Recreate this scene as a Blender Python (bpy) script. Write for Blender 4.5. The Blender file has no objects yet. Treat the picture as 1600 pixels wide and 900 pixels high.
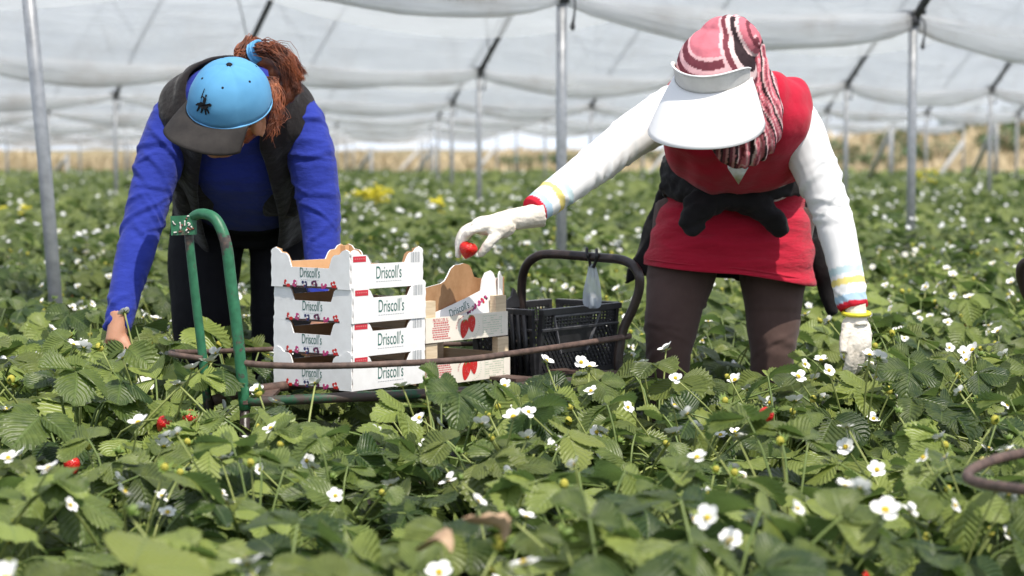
import bpy, bmesh, math, random
import numpy as np
from mathutils import Vector, Matrix, noise as mnoise

random.seed(7)
RNG = np.random.default_rng(7)
scene = bpy.context.scene
COL = scene.collection

# ------------------------------------------------------------------ camera
CAMZ = 1.0
FPX = 3400.0
PITCH = math.atan(210.0 / FPX)
cp, sp_ = math.cos(PITCH), math.sin(PITCH)


def P(px, py, Z):
    """point at distance Z (world Y) seen at photo pixel (px,py) of 1600x900"""
    x = (px - 800) / FPX
    y = (450 - py) / FPX
    dx, dy, dz = x, cp + y * sp_, -sp_ + y * cp
    k = Z / dy
    return Vector((dx * k, Z, CAMZ + dz * k))


def V(*a):
    return Vector(a)


cam_d = bpy.data.cameras.new('camera')
cam = bpy.data.objects.new('camera', cam_d)
COL.objects.link(cam)
cam.location = (0, 0, CAMZ)
cam.rotation_euler = (math.pi / 2 - PITCH, 0, 0)
cam_d.sensor_width = 36
cam_d.lens = FPX / 1600 * 36
cam_d.clip_start = 0.05
cam_d.clip_end = 2000
cam_d.dof.use_dof = True
cam_d.dof.focus_distance = 5.25
cam_d.dof.aperture_fstop = 4.2
scene.camera = cam

# ------------------------------------------------------------------ world and sun
SUN_AZ = V(0.52, -0.86)
SUN_EL = math.radians(60)
w = bpy.data.worlds.new('World')
scene.world = w
w.use_nodes = True
nt = w.node_tree
nt.nodes.clear()
sky = nt.nodes.new('ShaderNodeTexSky')
sky.sky_type = 'NISHITA'
sky.sun_disc = False
sky.sun_elevation = SUN_EL
sky.sun_rotation = math.atan2(SUN_AZ.x, SUN_AZ.y)
sky.dust_density = 2.5
sky.air_density = 1.0
bg = nt.nodes.new('ShaderNodeBackground')
bg.inputs['Strength'].default_value = 0.115
wo = nt.nodes.new('ShaderNodeOutputWorld')
# thin bright haze and cloud over the clear sky
wtc = nt.nodes.new('ShaderNodeTexCoord')
wno = nt.nodes.new('ShaderNodeTexNoise')
wno.inputs['Scale'].default_value = 2.2
wno.inputs['Detail'].default_value = 6
wmp = nt.nodes.new('ShaderNodeMapping')
wmp.inputs['Scale'].default_value = (1, 1, 3)
nt.links.new(wtc.outputs['Generated'], wmp.inputs[0])
nt.links.new(wmp.outputs[0], wno.inputs['Vector'])
wrm = nt.nodes.new('ShaderNodeValToRGB')
wrm.color_ramp.elements[0].position = 0.30
wrm.color_ramp.elements[0].color = (0.45, 0.45, 0.45, 1)
wrm.color_ramp.elements[1].position = 0.62
wrm.color_ramp.elements[1].color = (1, 1, 1, 1)
nt.links.new(wno.outputs['Fac'], wrm.inputs[0])
wmx = nt.nodes.new('ShaderNodeMix')
wmx.data_type = 'RGBA'
wsx = nt.nodes.new('ShaderNodeSeparateXYZ')
nt.links.new(wtc.outputs['Generated'], wsx.inputs[0])
wel = nt.nodes.new('ShaderNodeValToRGB')        # haze is thick near the horizon and thins out overhead
wel.color_ramp.elements[0].position = 0.02
wel.color_ramp.elements[0].color = (1, 1, 1, 1)
wel.color_ramp.elements[1].position = 0.75
wel.color_ramp.elements[1].color = (0.30, 0.30, 0.30, 1)
nt.links.new(wsx.outputs[2], wel.inputs[0])
wmu = nt.nodes.new('ShaderNodeMath')
wmu.operation = 'MULTIPLY'
nt.links.new(wrm.outputs[0], wmu.inputs[0])
nt.links.new(wel.outputs[0], wmu.inputs[1])
nt.links.new(wmu.outputs[0], wmx.inputs[0])
nt.links.new(sky.outputs[0], wmx.inputs[6])
wmx.inputs[7].default_value = (12.8, 14.0, 16.0, 1)
nt.links.new(wmx.outputs[2], bg.inputs[0])
nt.links.new(bg.outputs[0], wo.inputs[0])
sl = bpy.data.lights.new('sun', 'SUN')
sl.energy = 5.0
sl.angle = math.radians(0.6)
sl.color = (1.0, 0.94, 0.84)
so = bpy.data.objects.new('sun', sl)
COL.objects.link(so)
sd = V(SUN_AZ.x * math.cos(SUN_EL), SUN_AZ.y * math.cos(SUN_EL), math.sin(SUN_EL)).normalized()
so.rotation_euler = sd.to_track_quat('Z', 'Y').to_euler()
so.location = (3, -4, 12)
scene.view_settings.view_transform = 'Standard'
scene.view_settings.look = 'None'
scene.view_settings.exposure = 0
scene.render.engine = 'CYCLES'
scene.cycles.use_denoising = True
scene.cycles.max_bounces = 10
scene.cycles.transparent_max_bounces = 24
scene.cycles.caustics_reflective = False
scene.cycles.caustics_refractive = False

# ------------------------------------------------------------------ materials
MAT = {}


class NT:
    def __init__(s, name):
        s.m = bpy.data.materials.new(name)
        s.m.use_nodes = True
        s.t = s.m.node_tree
        s.n = s.t.nodes
        s.b = s.n['Principled BSDF']
        s.out = s.n['Material Output']
        MAT[name] = s.m

    def new(s, t, **kw):
        n = s.n.new(t)
        for k, v in kw.items():
            if hasattr(n, k):
                setattr(n, k, v)
            else:
                n.inputs[k].default_value = v
        return n

    def l(s, a, b):
        s.t.links.new(a, b)

    def coord(s, kind='Object', scale=(1, 1, 1)):
        tc = s.new('ShaderNodeTexCoord')
        mp = s.new('ShaderNodeMapping')
        mp.inputs['Scale'].default_value = scale
        s.l(tc.outputs[kind], mp.inputs[0])
        return mp.outputs[0]

    def noise(s, vec, scale, detail=4, rough=0.55):
        n = s.new('ShaderNodeTexNoise')
        n.inputs['Scale'].default_value = scale
        n.inputs['Detail'].default_value = detail
        n.inputs['Roughness'].default_value = rough
        s.l(vec, n.inputs['Vector'])
        return n.outputs['Fac']

    def ramp(s, fac, stops, interp='LINEAR'):
        r = s.new('ShaderNodeValToRGB')
        r.color_ramp.interpolation = interp
        els = r.color_ramp.elements
        while len(els) < len(stops):
            els.new(0.5)
        for e, (p, c) in zip(els, stops):
            e.position = p
            e.color = (*c, 1) if len(c) == 3 else c
        s.l(fac, r.inputs[0])
        return r.outputs[0]

    def mix(s, fac, a, b, blend='MIX'):
        m = s.new('ShaderNodeMix')
        m.data_type = 'RGBA'
        m.blend_type = blend
        for sock, v in ((m.inputs[0], fac), (m.inputs[6], a), (m.inputs[7], b)):
            if isinstance(v, bpy.types.NodeSocket):
                s.l(v, sock)
            elif isinstance(v, (int, float)):
                sock.default_value = v
            else:
                sock.default_value = (*v, 1)
        return m.outputs[2]

    def math(s, op, a, b=0.0):
        m = s.new('ShaderNodeMath')
        m.operation = op
        for i, v in enumerate((a, b)):
            if isinstance(v, bpy.types.NodeSocket):
                s.l(v, m.inputs[i])
            else:
                m.inputs[i].default_value = v
        return m.outputs[0]

    def bump(s, h, strength=0.3, dist=0.01):
        b = s.new('ShaderNodeBump')
        b.inputs['Strength'].default_value = strength
        b.inputs['Distance'].default_value = dist
        s.l(h, b.inputs['Height'])
        s.l(b.outputs[0], s.b.inputs['Normal'])
        return b.outputs[0]

    def base(s, c, rough=0.6, spec=0.5):
        if isinstance(c, bpy.types.NodeSocket):
            s.l(c, s.b.inputs['Base Color'])
        else:
            s.b.inputs['Base Color'].default_value = (*c, 1)
        s.b.inputs['Roughness'].default_value = rough
        s.b.inputs['Specular IOR Level'].default_value = spec


def noisy(name, c1, c2, scale=20, rough=0.6, spec=0.4, bump=0.0, bscale=None, bdist=0.004, stretch=(1, 1, 1), sheen=0):
    m = NT(name)
    v = m.coord('Object', stretch)
    f = m.noise(v, scale, 5, 0.6)
    m.base(m.ramp(f, [(0.3, c1), (0.7, c2)]), rough, spec)
    if bump:
        m.bump(m.noise(v, bscale or scale * 6, 4), bump, bdist)
    if sheen:
        m.b.inputs['Sheen Weight'].default_value = sheen
    return m.m


def flat(name, c, rough=0.6, spec=0.4):
    return noisy(name, tuple(x * 0.9 for x in c), tuple(min(1, x * 1.08) for x in c), 60, rough, spec)


def fabric(name, c1, c2, weave=900, fold=(14, 0.5), rough=0.85, sheen=0.15, stretch=(1, 1, 1)):
    m = NT(name)
    v = m.coord('Object', stretch)
    f = m.noise(v, 9, 5, 0.6)
    m.base(m.ramp(f, [(0.3, c1), (0.7, c2)]), rough, 0.15)
    a = m.noise(v, weave, 2)
    b = m.noise(v, fold[0], 3, 0.5)
    h = m.math('ADD', m.math('MULTIPLY', a, 0.06), m.math('MULTIPLY', b, 1.0))
    m.bump(h, fold[1], 0.02)
    m.b.inputs['Sheen Weight'].default_value = sheen
    return m.m


fabric('blue_knit', (0.018, 0.032, 0.25), (0.028, 0.047, 0.34), sheen=0.1, stretch=(1, 1, 2.2))
fabric('black_vest', (0.010, 0.009, 0.010), (0.022, 0.018, 0.019), fold=(25, 0.5))
fabric('black_trousers', (0.007, 0.007, 0.009), (0.012, 0.012, 0.015), fold=(12, 0.5), sheen=0.0)
fabric('black_jersey', (0.011, 0.010, 0.011), (0.022, 0.020, 0.021), fold=(16, 0.5), sheen=0.05)
fabric('red_jersey', (0.40, 0.008, 0.028), (0.52, 0.013, 0.042), fold=(14, 0.35))
fabric('white_jersey', (0.76, 0.76, 0.78), (0.86, 0.86, 0.87), fold=(14, 0.25), sheen=0.05)
fabric('glove_cloth', (0.60, 0.53, 0.44), (0.84, 0.80, 0.73), weave=420, fold=(60, 0.22), sheen=0.1)
fabric('brown_leggings', (0.075, 0.046, 0.040), (0.105, 0.066, 0.057), fold=(10, 0.3), sheen=0.1)
fabric('cap_blue', (0.085, 0.27, 0.48), (0.115, 0.34, 0.58), fold=(10, 0.1), sheen=0.05)
noisy('cap_brim', (0.022, 0.020, 0.020), (0.040, 0.036, 0.034), 25, 0.8, 0.2, 0.3, 500)
noisy('cap_dust', (0.09, 0.085, 0.08), (0.16, 0.15, 0.14), 60, 0.9, 0.1)
flat('black_thread', (0.010, 0.010, 0.012), 0.7, 0.2)
flat('blue_thread', (0.16, 0.42, 0.70), 0.7, 0.2)
noisy('visor_white', (0.80, 0.80, 0.80), (0.86, 0.86, 0.86), 8, 0.5, 0.35)
noisy('visor_band', (0.62, 0.60, 0.58), (0.80, 0.79, 0.77), 14, 0.7, 0.2, 0.2, 300)
noisy('skin', (0.42, 0.20, 0.12), (0.52, 0.27, 0.17), 18, 0.5, 0.4, 0.15, 300)
MAT['skin'].node_tree.nodes['Principled BSDF'].inputs['Subsurface Weight'].default_value = 0.12
MAT['skin'].node_tree.nodes['Principled BSDF'].inputs['Subsurface Radius'].default_value = (0.02, 0.008, 0.004)
flat('eye_white', (0.7, 0.68, 0.65), 0.3)
noisy('lip', (0.35, 0.10, 0.09), (0.42, 0.14, 0.12), 40, 0.45)
noisy('shoe_rubber', (0.02, 0.02, 0.02), (0.05, 0.045, 0.04), 20, 0.8)
m = NT('hair')
vv = m.coord('Object')
m.base(m.ramp(m.noise(vv, 32, 3), [(0.3, (0.055, 0.015, 0.007)), (0.55, (0.20, 0.052, 0.018)), (0.75, (0.42, 0.125, 0.040))]), 0.45, 0.5)
# strip colours / scarf use a painted vertex colour
m = NT('woven_stripes')
at = m.new('ShaderNodeVertexColor')
at.layer_name = 'dye'
m.l(at.outputs[0], m.b.inputs['Base Color'])
m.b.inputs['Roughness'].default_value = 0.9
m.b.inputs['Specular IOR Level'].default_value = 0.1
vv = m.coord('Object')
m.bump(m.math('ADD', m.math('MULTIPLY', m.noise(vv, 700, 2), 0.1), m.noise(vv, 30, 3)), 0.35, 0.01)

m = NT('shirt_knit')
at = m.new('ShaderNodeVertexColor')
at.layer_name = 'dye'
m.l(at.outputs[0], m.b.inputs['Base Color'])
m.b.inputs['Roughness'].default_value = 0.85
m.b.inputs['Specular IOR Level'].default_value = 0.15
m.bump(m.noise(m.coord('Object'), 700, 2), 0.12, 0.002)
fabric('red_skirt', (0.40, 0.008, 0.028), (0.52, 0.013, 0.042), fold=(9, 0.9), stretch=(1, 1, 3.2))

# cardboard
noisy('card_white', (0.76, 0.75, 0.74), (0.87, 0.87, 0.87), 18, 0.5, 0.3, 0.10, 60)
noisy('card_brown', (0.36, 0.20, 0.10), (0.46, 0.27, 0.145), 30, 0.85, 0.1, 0.15, 200)
noisy('card_tan', (0.55, 0.34, 0.18), (0.64, 0.42, 0.24), 30, 0.85, 0.1, 0.1, 200)
flat('print_green', (0.035, 0.14, 0.115), 0.5)
flat('print_grey', (0.42, 0.44, 0.46), 0.5)
flat('print_red', (0.56, 0.03, 0.05), 0.5)
flat('print_palered', (0.62, 0.16, 0.16), 0.5)
flat('print_berry', (0.58, 0.022, 0.018), 0.45)
flat('print_pink', (0.52, 0.05, 0.20), 0.5)
flat('print_purple', (0.10, 0.02, 0.07), 0.5)
flat('print_blue', (0.035, 0.04, 0.13), 0.5)
flat('print_leaf', (0.20, 0.26, 0.08), 0.5)
flat('print_palegreen', (0.45, 0.55, 0.40), 0.5)
flat('print_dark', (0.06, 0.03, 0.025), 0.5)
# plywood
m = NT('plywood')
v = m.coord('Object', (3, 3, 40))
m.base(m.ramp(m.noise(v, 6, 5), [(0.3, (0.60, 0.47, 0.31)), (0.7, (0.74, 0.61, 0.44))]), 0.7, 0.2)
noisy('plywood_print', (0.78, 0.72, 0.61), (0.86, 0.81, 0.72), 20, 0.6, 0.25)
noisy('paper_pad', (0.62, 0.50, 0.42), (0.78, 0.68, 0.60), 40, 0.8, 0.1, 0.4, 60)
noisy('black_plastic', (0.016, 0.016, 0.018), (0.035, 0.035, 0.038), 30, 0.38, 0.5, 0.1, 150)
noisy('worn_plastic', (0.10, 0.10, 0.11), (0.20, 0.20, 0.21), 40, 0.5, 0.4)
# metals
m = NT('green_paint')
v = m.coord('Object')
f = m.noise(v, 11, 9, 0.72)
zc = m.new('ShaderNodeSeparateXYZ')
m.l(v, zc.inputs[0])
low = m.math('MULTIPLY', m.math('SUBTRACT', 0.30, zc.outputs[2]), 0.9)
low = m.math('MAXIMUM', low, 0.0)
f2 = m.math('ADD', f, low)
green = m.ramp(m.noise(v, 60, 4), [(0.3, (0.014, 0.100, 0.045)), (0.7, (0.028, 0.165, 0.078))])
rust = m.ramp(m.noise(v, 90, 5), [(0.3, (0.020, 0.018, 0.017)), (0.55, (0.065, 0.050, 0.042)), (0.75, (0.17, 0.09, 0.06))])
k = m.ramp(f2, [(0.56, (0, 0, 0)), (0.59, (1, 1, 1))])
m.base(m.mix(k, green, rust), 0.45, 0.5)
m.bump(f2, 0.4, 0.004)
noisy('rust_iron', (0.055, 0.036, 0.030), (0.15, 0.095, 0.075), 45, 0.6, 0.4, 0.3, 200)
noisy('dark_iron', (0.018, 0.013, 0.012), (0.045, 0.030, 0.026), 40, 0.35, 0.5, 0.2, 150)
m = NT('galvanised')
v = m.coord('Object')
m.base(m.ramp(m.noise(v, 25, 5), [(0.3, (0.30, 0.31, 0.32)), (0.7, (0.46, 0.47, 0.48))]), 0.45, 0.5)
m.b.inputs['Metallic'].default_value = 0.35
noisy('dark_steel', (0.05, 0.05, 0.052), (0.10, 0.10, 0.105), 20, 0.5, 0.5)
noisy('brace_white', (0.55, 0.54, 0.52), (0.68, 0.67, 0.65), 20, 0.6)
noisy('rope_grey', (0.22, 0.22, 0.22), (0.32, 0.32, 0.32), 30, 0.8)
m = NT('bag_plastic')
m.base((0.62, 0.68, 0.76), 0.25, 0.5)
m.b.inputs['Alpha'].default_value = 0.62
m.b.inputs['Transmission Weight'].default_value = 0.15

# polythene film
def film(name, transp, tint, dirt):
    m = NT(name)
    m.n.remove(m.b)
    tc = m.new('ShaderNodeTexCoord')
    mp = m.new('ShaderNodeMapping')
    m.l(tc.outputs['UV'], mp.inputs[0])
    mp.inputs['Scale'].default_value = (0.7, 9.0, 1)
    f = m.noise(mp.outputs[0], 2.2, 6, 0.62)
    mp2 = m.new('ShaderNodeMapping')
    m.l(tc.outputs['UV'], mp2.inputs[0])
    mp2.inputs['Scale'].default_value = (1.3, 2.2, 1)
    f2 = m.noise(mp2.outputs[0], 2.0, 5, 0.6)
    c = m.ramp(f, [(0.34, tuple(x * 0.80 for x in tint)), (0.5, tuple(x * 0.93 for x in tint)), (0.68, tint)])
    sx = m.new('ShaderNodeSeparateXYZ')
    m.l(tc.outputs['UV'], sx.inputs[0])
    # brown dust gathers close to the hem (v small)
    hem = m.ramp(sx.outputs[1], [(0.0, (1, 1, 1)), (0.18, (0.65, 0.65, 0.65)), (0.9, (0.0, 0.0, 0.0))])
    spots = m.ramp(f2, [(0.5, (0, 0, 0)), (0.72, (1, 1, 1))])
    dm = m.math('MULTIPLY', m.math('MULTIPLY', hem, spots), dirt)
    c = m.mix(dm, c, (0.36, 0.26, 0.17))
    bm_ = m.new('ShaderNodeBump')
    bm_.inputs['Strength'].default_value = 0.6
    bm_.inputs['Distance'].default_value = 0.06
    m.l(f, bm_.inputs['Height'])
    d = m.new('ShaderNodeBsdfDiffuse')
    t = m.new('ShaderNodeBsdfTranslucent')
    g = m.new('ShaderNodeBsdfGlossy')
    g.inputs['Roughness'].default_value = 0.32
    tr = m.new('ShaderNodeBsdfTransparent')
    for n in (d, t):
        m.l(c, n.inputs['Color'])
        m.l(bm_.outputs[0], n.inputs['Normal'])
    m.l(bm_.outputs[0], g.inputs['Normal'])
    a = m.new('ShaderNodeMixShader')
    a.inputs[0].default_value = 0.58
    m.l(d.outputs[0], a.inputs[1])
    m.l(t.outputs[0], a.inputs[2])
    b2 = m.new('ShaderNodeMixShader')
    b2.inputs[0].default_value = 0.06
    m.l(a.outputs[0], b2.inputs[1])
    m.l(g.outputs[0], b2.inputs[2])
    b = m.new('ShaderNodeMixShader')
    # thicker folds let less straight light through
    tf = m.ramp(f, [(0.3, (transp * 0.75,) * 3), (0.7, (transp * 1.15,) * 3)])
    m.l(tf, b.inputs[0])
    m.l(b2.outputs[0], b.inputs[1])
    m.l(tr.outputs[0], b.inputs[2])
    m.l(b.outputs[0], m.out.inputs[0])
    return m.m


film('film_sheet', 0.56, (0.91, 0.95, 1.0), 0.4)
film('film_hem', 0.24, (0.94, 0.95, 0.96), 0.45)

# foliage
def leaf_mat(name, dark, light, trans, back=(0.10, 0.16, 0.07)):
    m = NT(name)
    tc = m.new('ShaderNodeTexCoord')
    sx = m.new('ShaderNodeSeparateXYZ')
    m.l(tc.outputs['UV'], sx.inputs[0])
    u, v = sx.outputs[0], sx.outputs[1]          # u across -1..1 (0..1), v along
    au = m.math('ABSOLUTE', m.math('MULTIPLY', m.math('SUBTRACT', u, 0.5), 2.0))
    ph = m.math('SUBTRACT', m.math('MULTIPLY', v, 8.0), m.math('MULTIPLY', au, 3.0))
    wv = m.math('FRACT', ph)
    tri = m.math('ABSOLUTE', m.math('SUBTRACT', wv, 0.5))       # 0 mid .5 vein
    vein = m.math('MULTIPLY', tri, 2.0)
    veinmask = m.ramp(vein, [(0.80, (0, 0, 0)), (0.97, (1, 1, 1))])
    mid = m.ramp(au, [(0.0, (1, 1, 1)), (0.09, (0, 0, 0))])
    mask = m.math('MAXIMUM', m.math('MULTIPLY', veinmask, 0.55), mid)
    at = m.new('ShaderNodeVertexColor')
    at.layer_name = 'tone'
    oc = m.coord('Object')
    n = m.noise(oc, 55, 4)
    c = m.ramp(m.math('ADD', m.math('MULTIPLY', n, 0.45), m.math('MULTIPLY', at.outputs[0], 0.6)), [(0.22, dark), (0.78, light)])
    c = m.mix(m.math('MULTIPLY', mask, 0.5), c, (0.17, 0.24, 0.07))
    geo = m.new('ShaderNodeNewGeometry')
    c = m.mix(geo.outputs['Backfacing'], c, back)
    oi = m.new('ShaderNodeObjectInfo')
    hs = m.new('ShaderNodeHueSaturation')
    m.l(c, hs.inputs['Color'])
    m.l(m.math('ADD', m.math('MULTIPLY', oi.outputs['Random'], 0.3), 0.86), hs.inputs['Value'])
    m.l(m.math('ADD', m.math('MULTIPLY', oi.outputs['Random'], 0.014), 0.493), hs.inputs['Hue'])
    m.base(hs.outputs[0], 0.40, 0.5)
    hgt = m.math('SUBTRACT', m.math('MULTIPLY', m.math('COSINE', m.math('MULTIPLY', ph, 6.2832)), -0.5), m.math('MULTIPLY', mid, 0.8))
    hgt = m.math('ADD', hgt, m.math('MULTIPLY', n, 0.5))
    m.bump(hgt, 0.5, 0.004)
    tl = m.new('ShaderNodeBsdfTranslucent')
    m.l(m.mix(0.5, hs.outputs[0], (0.22, 0.34, 0.05)), tl.inputs[0])
    mx = m.new('ShaderNodeMixShader')
    mx.inputs[0].default_value = trans
    m.l(m.b.outputs[0], mx.inputs[1])
    m.l(tl.outputs[0], mx.inputs[2])
    m.l(mx.outputs[0], m.out.inputs[0])
    return m.m


leaf_mat('leaf', (0.020, 0.046, 0.009), (0.250, 0.305, 0.068), 0.30)
leaf_mat('leaf_far', (0.060, 0.100, 0.024), (0.290, 0.340, 0.092), 0.30)
noisy('stem', (0.19, 0.24, 0.06), (0.33, 0.36, 0.12), 30, 0.5)
noisy('petiole', (0.10, 0.16, 0.04), (0.19, 0.24, 0.07), 30, 0.5)
noisy('petal', (0.80, 0.80, 0.78), (0.88, 0.88, 0.86), 60, 0.6, 0.2)
noisy('spent_core', (0.36, 0.34, 0.05), (0.58, 0.52, 0.10), 300, 0.7, 0.2, 0.6, 900)
noisy('pollen', (0.52, 0.36, 0.03), (0.66, 0.50, 0.05), 300, 0.7, 0.2, 0.6, 900)
noisy('sepal', (0.10, 0.17, 0.03), (0.19, 0.26, 0.06), 40, 0.5)
noisy('unripe', (0.45, 0.42, 0.12), (0.60, 0.55, 0.22), 60, 0.45)
m = NT('ripe_berry')
v = m.coord('Object')
vo = m.new('ShaderNodeTexVoronoi')
vo.inputs['Scale'].default_value = 260
m.l(v, vo.inputs['Vector'])
dist = vo.outputs['Distance']
m.base(m.ramp(dist, [(0.12, (0.60, 0.20, 0.03)), (0.22, (0.55, 0.012, 0.010))]), 0.28, 0.5)
m.bump(m.ramp(dist, [(0.1, (0, 0, 0)), (0.6, (1, 1, 1))]), 0.5, 0.002)
noisy('dead_leaf', (0.32, 0.20, 0.12), (0.52, 0.38, 0.26), 30, 0.8, 0.1, 0.4, 80)
noisy('yellow_bloom', (0.70, 0.60, 0.03), (0.82, 0.74, 0.06), 60, 0.6)
noisy('mulch_film', (0.012, 0.012, 0.012), (0.035, 0.03, 0.026), 6, 0.4, 0.5, 0.5, 12, 0.03)
# soil with black mulch
m = NT('soil')
v = m.coord('Object')
n1 = m.noise(v, 5, 6)
m.base(m.ramp(n1, [(0.3, (0.020, 0.016, 0.012)), (0.62, (0.055, 0.040, 0.028)), (0.8, (0.12, 0.09, 0.06))]), 0.75, 0.3)
m.bump(n1, 0.6, 0.04)
m = NT('hill_ground')
v = m.coord('Object', (1, 1, 3))
n1 = m.noise(v, 0.35, 8, 0.65)
m.base(m.ramp(n1, [(0.34, (0.15, 0.15, 0.075)), (0.5, (0.34, 0.28, 0.17)), (0.7, (0.50, 0.41, 0.27))]), 0.95, 0.05)
m.bump(m.noise(v, 3, 6), 1.0, 0.4)
noisy('dry_straw', (0.42, 0.34, 0.21), (0.60, 0.50, 0.34), 0.7, 0.9, 0.05)
leaf_mat('bush_leaf', (0.10, 0.10, 0.05), (0.23, 0.21, 0.11), 0.15)
noisy('bush_wood', (0.08, 0.06, 0.04), (0.14, 0.10, 0.07), 10, 0.9)

# ------------------------------------------------------------------ object helpers
ORG = {}


def link_props(o, label, cat, group=None, kind=None):
    if label:
        o['label'] = label
    if cat:
        o['category'] = cat
    if group:
        o['group'] = group
    if kind:
        o['kind'] = kind


def thing(name, loc, label, cat, group=None):
    o = bpy.data.objects.new(name, None)
    o.empty_display_size = 0.1
    COL.objects.link(o)
    o.location = loc
    ORG[o.name] = Vector(loc)
    link_props(o, label, cat, group)
    return o


def np_mesh(name, verts, faces, mats, smooth=True, fmat=None, uv=None, tone=None, dye=None):
    me = bpy.data.meshes.new(name)
    if isinstance(verts, np.ndarray):
        verts = verts.tolist()
    if isinstance(faces, np.ndarray):
        faces = faces.tolist()
    me.from_pydata([tuple(v) for v in verts], [], faces)
    for k in mats:
        me.materials.append(MAT[k])
    n = len(me.polygons)
    me.polygons.foreach_set('use_smooth', np.full(n, bool(smooth)))
    if fmat is not None:
        me.polygons.foreach_set('material_index', np.asarray(fmat, dtype=np.int32))
    li = np.empty(len(me.loops), dtype=np.int32)
    me.loops.foreach_get('vertex_index', li)
    if uv is not None:
        lay = me.uv_layers.new(name='UVMap')
        lay.data.foreach_set('uv', np.asarray(uv, dtype=np.float32)[li].ravel())
    if tone is not None:
        ca = me.color_attributes.new('tone', 'FLOAT_COLOR', 'POINT')
        t = np.asarray(tone, dtype=np.float32)
        ca.data.foreach_set('color', np.stack([t, t, t, np.ones_like(t)], 1).ravel())
    if dye is not None:
        ca = me.color_attributes.new('dye', 'FLOAT_COLOR', 'POINT')
        d = np.asarray(dye, dtype=np.float32)
        ca.data.foreach_set('color', np.concatenate([d, np.ones((len(d), 1), np.float32)], 1).ravel())
    me.update()
    return me


def put(name, me, parent=None, label=None, cat=None, group=None, kind=None, loc=None):
    o = bpy.data.objects.new(name, me)
    COL.objects.link(o)
    if parent is not None:
        o.parent = parent
        ORG[o.name] = ORG[parent.name]
    else:
        ORG[o.name] = Vector(loc or (0, 0, 0))
    if loc is not None:
        o.location = loc
    link_props(o, label, cat, group, kind)
    return o


class MB:
    """collects shapes given in world space; build() links them as one mesh object"""

    def __init__(s):
        s.v = []
        s.f = []
        s.m = []

    def add(s, verts, faces, mi=0):
        o = len(s.v)
        s.v += [tuple(p) for p in verts]
        s.f += [tuple(i + o for i in f) for f in faces]
        s.m += [mi] * len(faces)
        return s

    def box(s, c, ax, ay, az, mi=0):
        """centre and three half-axis vectors"""
        c, ax, ay, az = Vector(c), Vector(ax), Vector(ay), Vector(az)
        if ax.cross(ay).dot(az) < 0:
            ax = -ax
        vs = [c + ax * i + ay * j + az * k for i in (-1, 1) for j in (-1, 1) for k in (-1, 1)]
        fs = [(0, 1, 3, 2), (4, 6, 7, 5), (0, 4, 5, 1), (2, 3, 7, 6), (0, 2, 6, 4), (1, 5, 7, 3)]
        return s.add(vs, fs, mi)

    def tube(s, pts, rad, segs=10, mi=0, sub=4, ell=None, cap=True):
        pts = [Vector(p) for p in pts]
        if not isinstance(rad, (list, tuple)):
            rad = [rad] * len(pts)
        if sub > 1 and len(pts) > 2:
            pts, rad = spline(pts, sub), [r for r in spline1(rad, sub)]
        n = len(pts)
        t0 = (pts[1] - pts[0]).normalized()
        up = Vector((0, 0, 1)) if abs(t0.z) < 0.9 else Vector((0, 1, 0))
        nrm = t0.cross(up).normalized()
        vs = []
        for i in range(n):
            t = (pts[min(i + 1, n - 1)] - pts[max(i - 1, 0)]).normalized()
            nrm = (nrm - t * nrm.dot(t)).normalized()
            b = t.cross(nrm)
            for k in range(segs):
                a = 2 * math.pi * k / segs
                vs.append(pts[i] + (nrm * math.cos(a) + b * math.sin(a)) * rad[i])
        fs = []
        for i in range(n - 1):
            for k in range(segs):
                k2 = (k + 1) % segs
                fs.append((i * segs + k, i * segs + k2, (i + 1) * segs + k2, (i + 1) * segs + k))
        if cap:
            fs.append(tuple(reversed(range(segs))))
            fs.append(tuple((n - 1) * segs + k for k in range(segs)))
        return s.add(vs, fs, mi)

    def rings(s, rings, mi=0, cap=True, closed=True):
        n = len(rings[0])
        vs = [p for r in rings for p in r]
        fs = []
        for i in range(len(rings) - 1):
            for k in range(n if closed else n - 1):
                k2 = (k + 1) % n
                fs.append((i * n + k, i * n + k2, (i + 1) * n + k2, (i + 1) * n + k))
        if cap:
            fs.append(tuple(reversed(range(n))))
            fs.append(tuple((len(rings) - 1) * n + k for k in range(n)))
        return s.add(vs, fs, mi)

    def ball(s, c, ax, ay, az, nu=16, nv=10, mi=0):
        c, ax, ay, az = Vector(c), Vector(ax), Vector(ay), Vector(az)
        if ax.cross(ay).dot(az) < 0:
            ax = -ax
        vs = [c - az]
        for j in range(1, nv):
            th = math.pi * j / nv
            for i in range(nu):
                ph = 2 * math.pi * i / nu
                vs.append(c + (ax * math.cos(ph) + ay * math.sin(ph)) * math.sin(th) - az * math.cos(th))
        vs.append(c + az)
        fs = []
        for i in range(nu):
            fs.append((0, 1 + (i + 1) % nu, 1 + i))
        for j in range(nv - 2):
            for i in range(nu):
                a, b = 1 + j * nu + i, 1 + j * nu + (i + 1) % nu
                fs.append((a, b, b + nu, a + nu))
        e = len(vs) - 1
        o = 1 + (nv - 2) * nu
        for i in range(nu):
            fs.append((e, o + i, o + (i + 1) % nu))
        return s.add(vs, fs, mi)

    def mesh(s, name, mats, smooth=True, org=(0, 0, 0)):
        org = Vector(org)
        vs = [(p[0] - org.x, p[1] - org.y, p[2] - org.z) for p in s.v]
        return np_mesh(name, vs, s.f, mats, smooth, s.m)

    def build(s, name, mats, parent=None, smooth=True, label=None, cat=None, group=None, loc=None, kind=None):
        if isinstance(mats, str):
            mats = [mats]
        org = ORG[parent.name] if parent is not None else Vector(loc or (0, 0, 0))
        me = s.mesh(name, mats, smooth, org)
        return put(name, me, parent, label, cat, group, kind, None if parent is not None else (loc or None))


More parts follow.
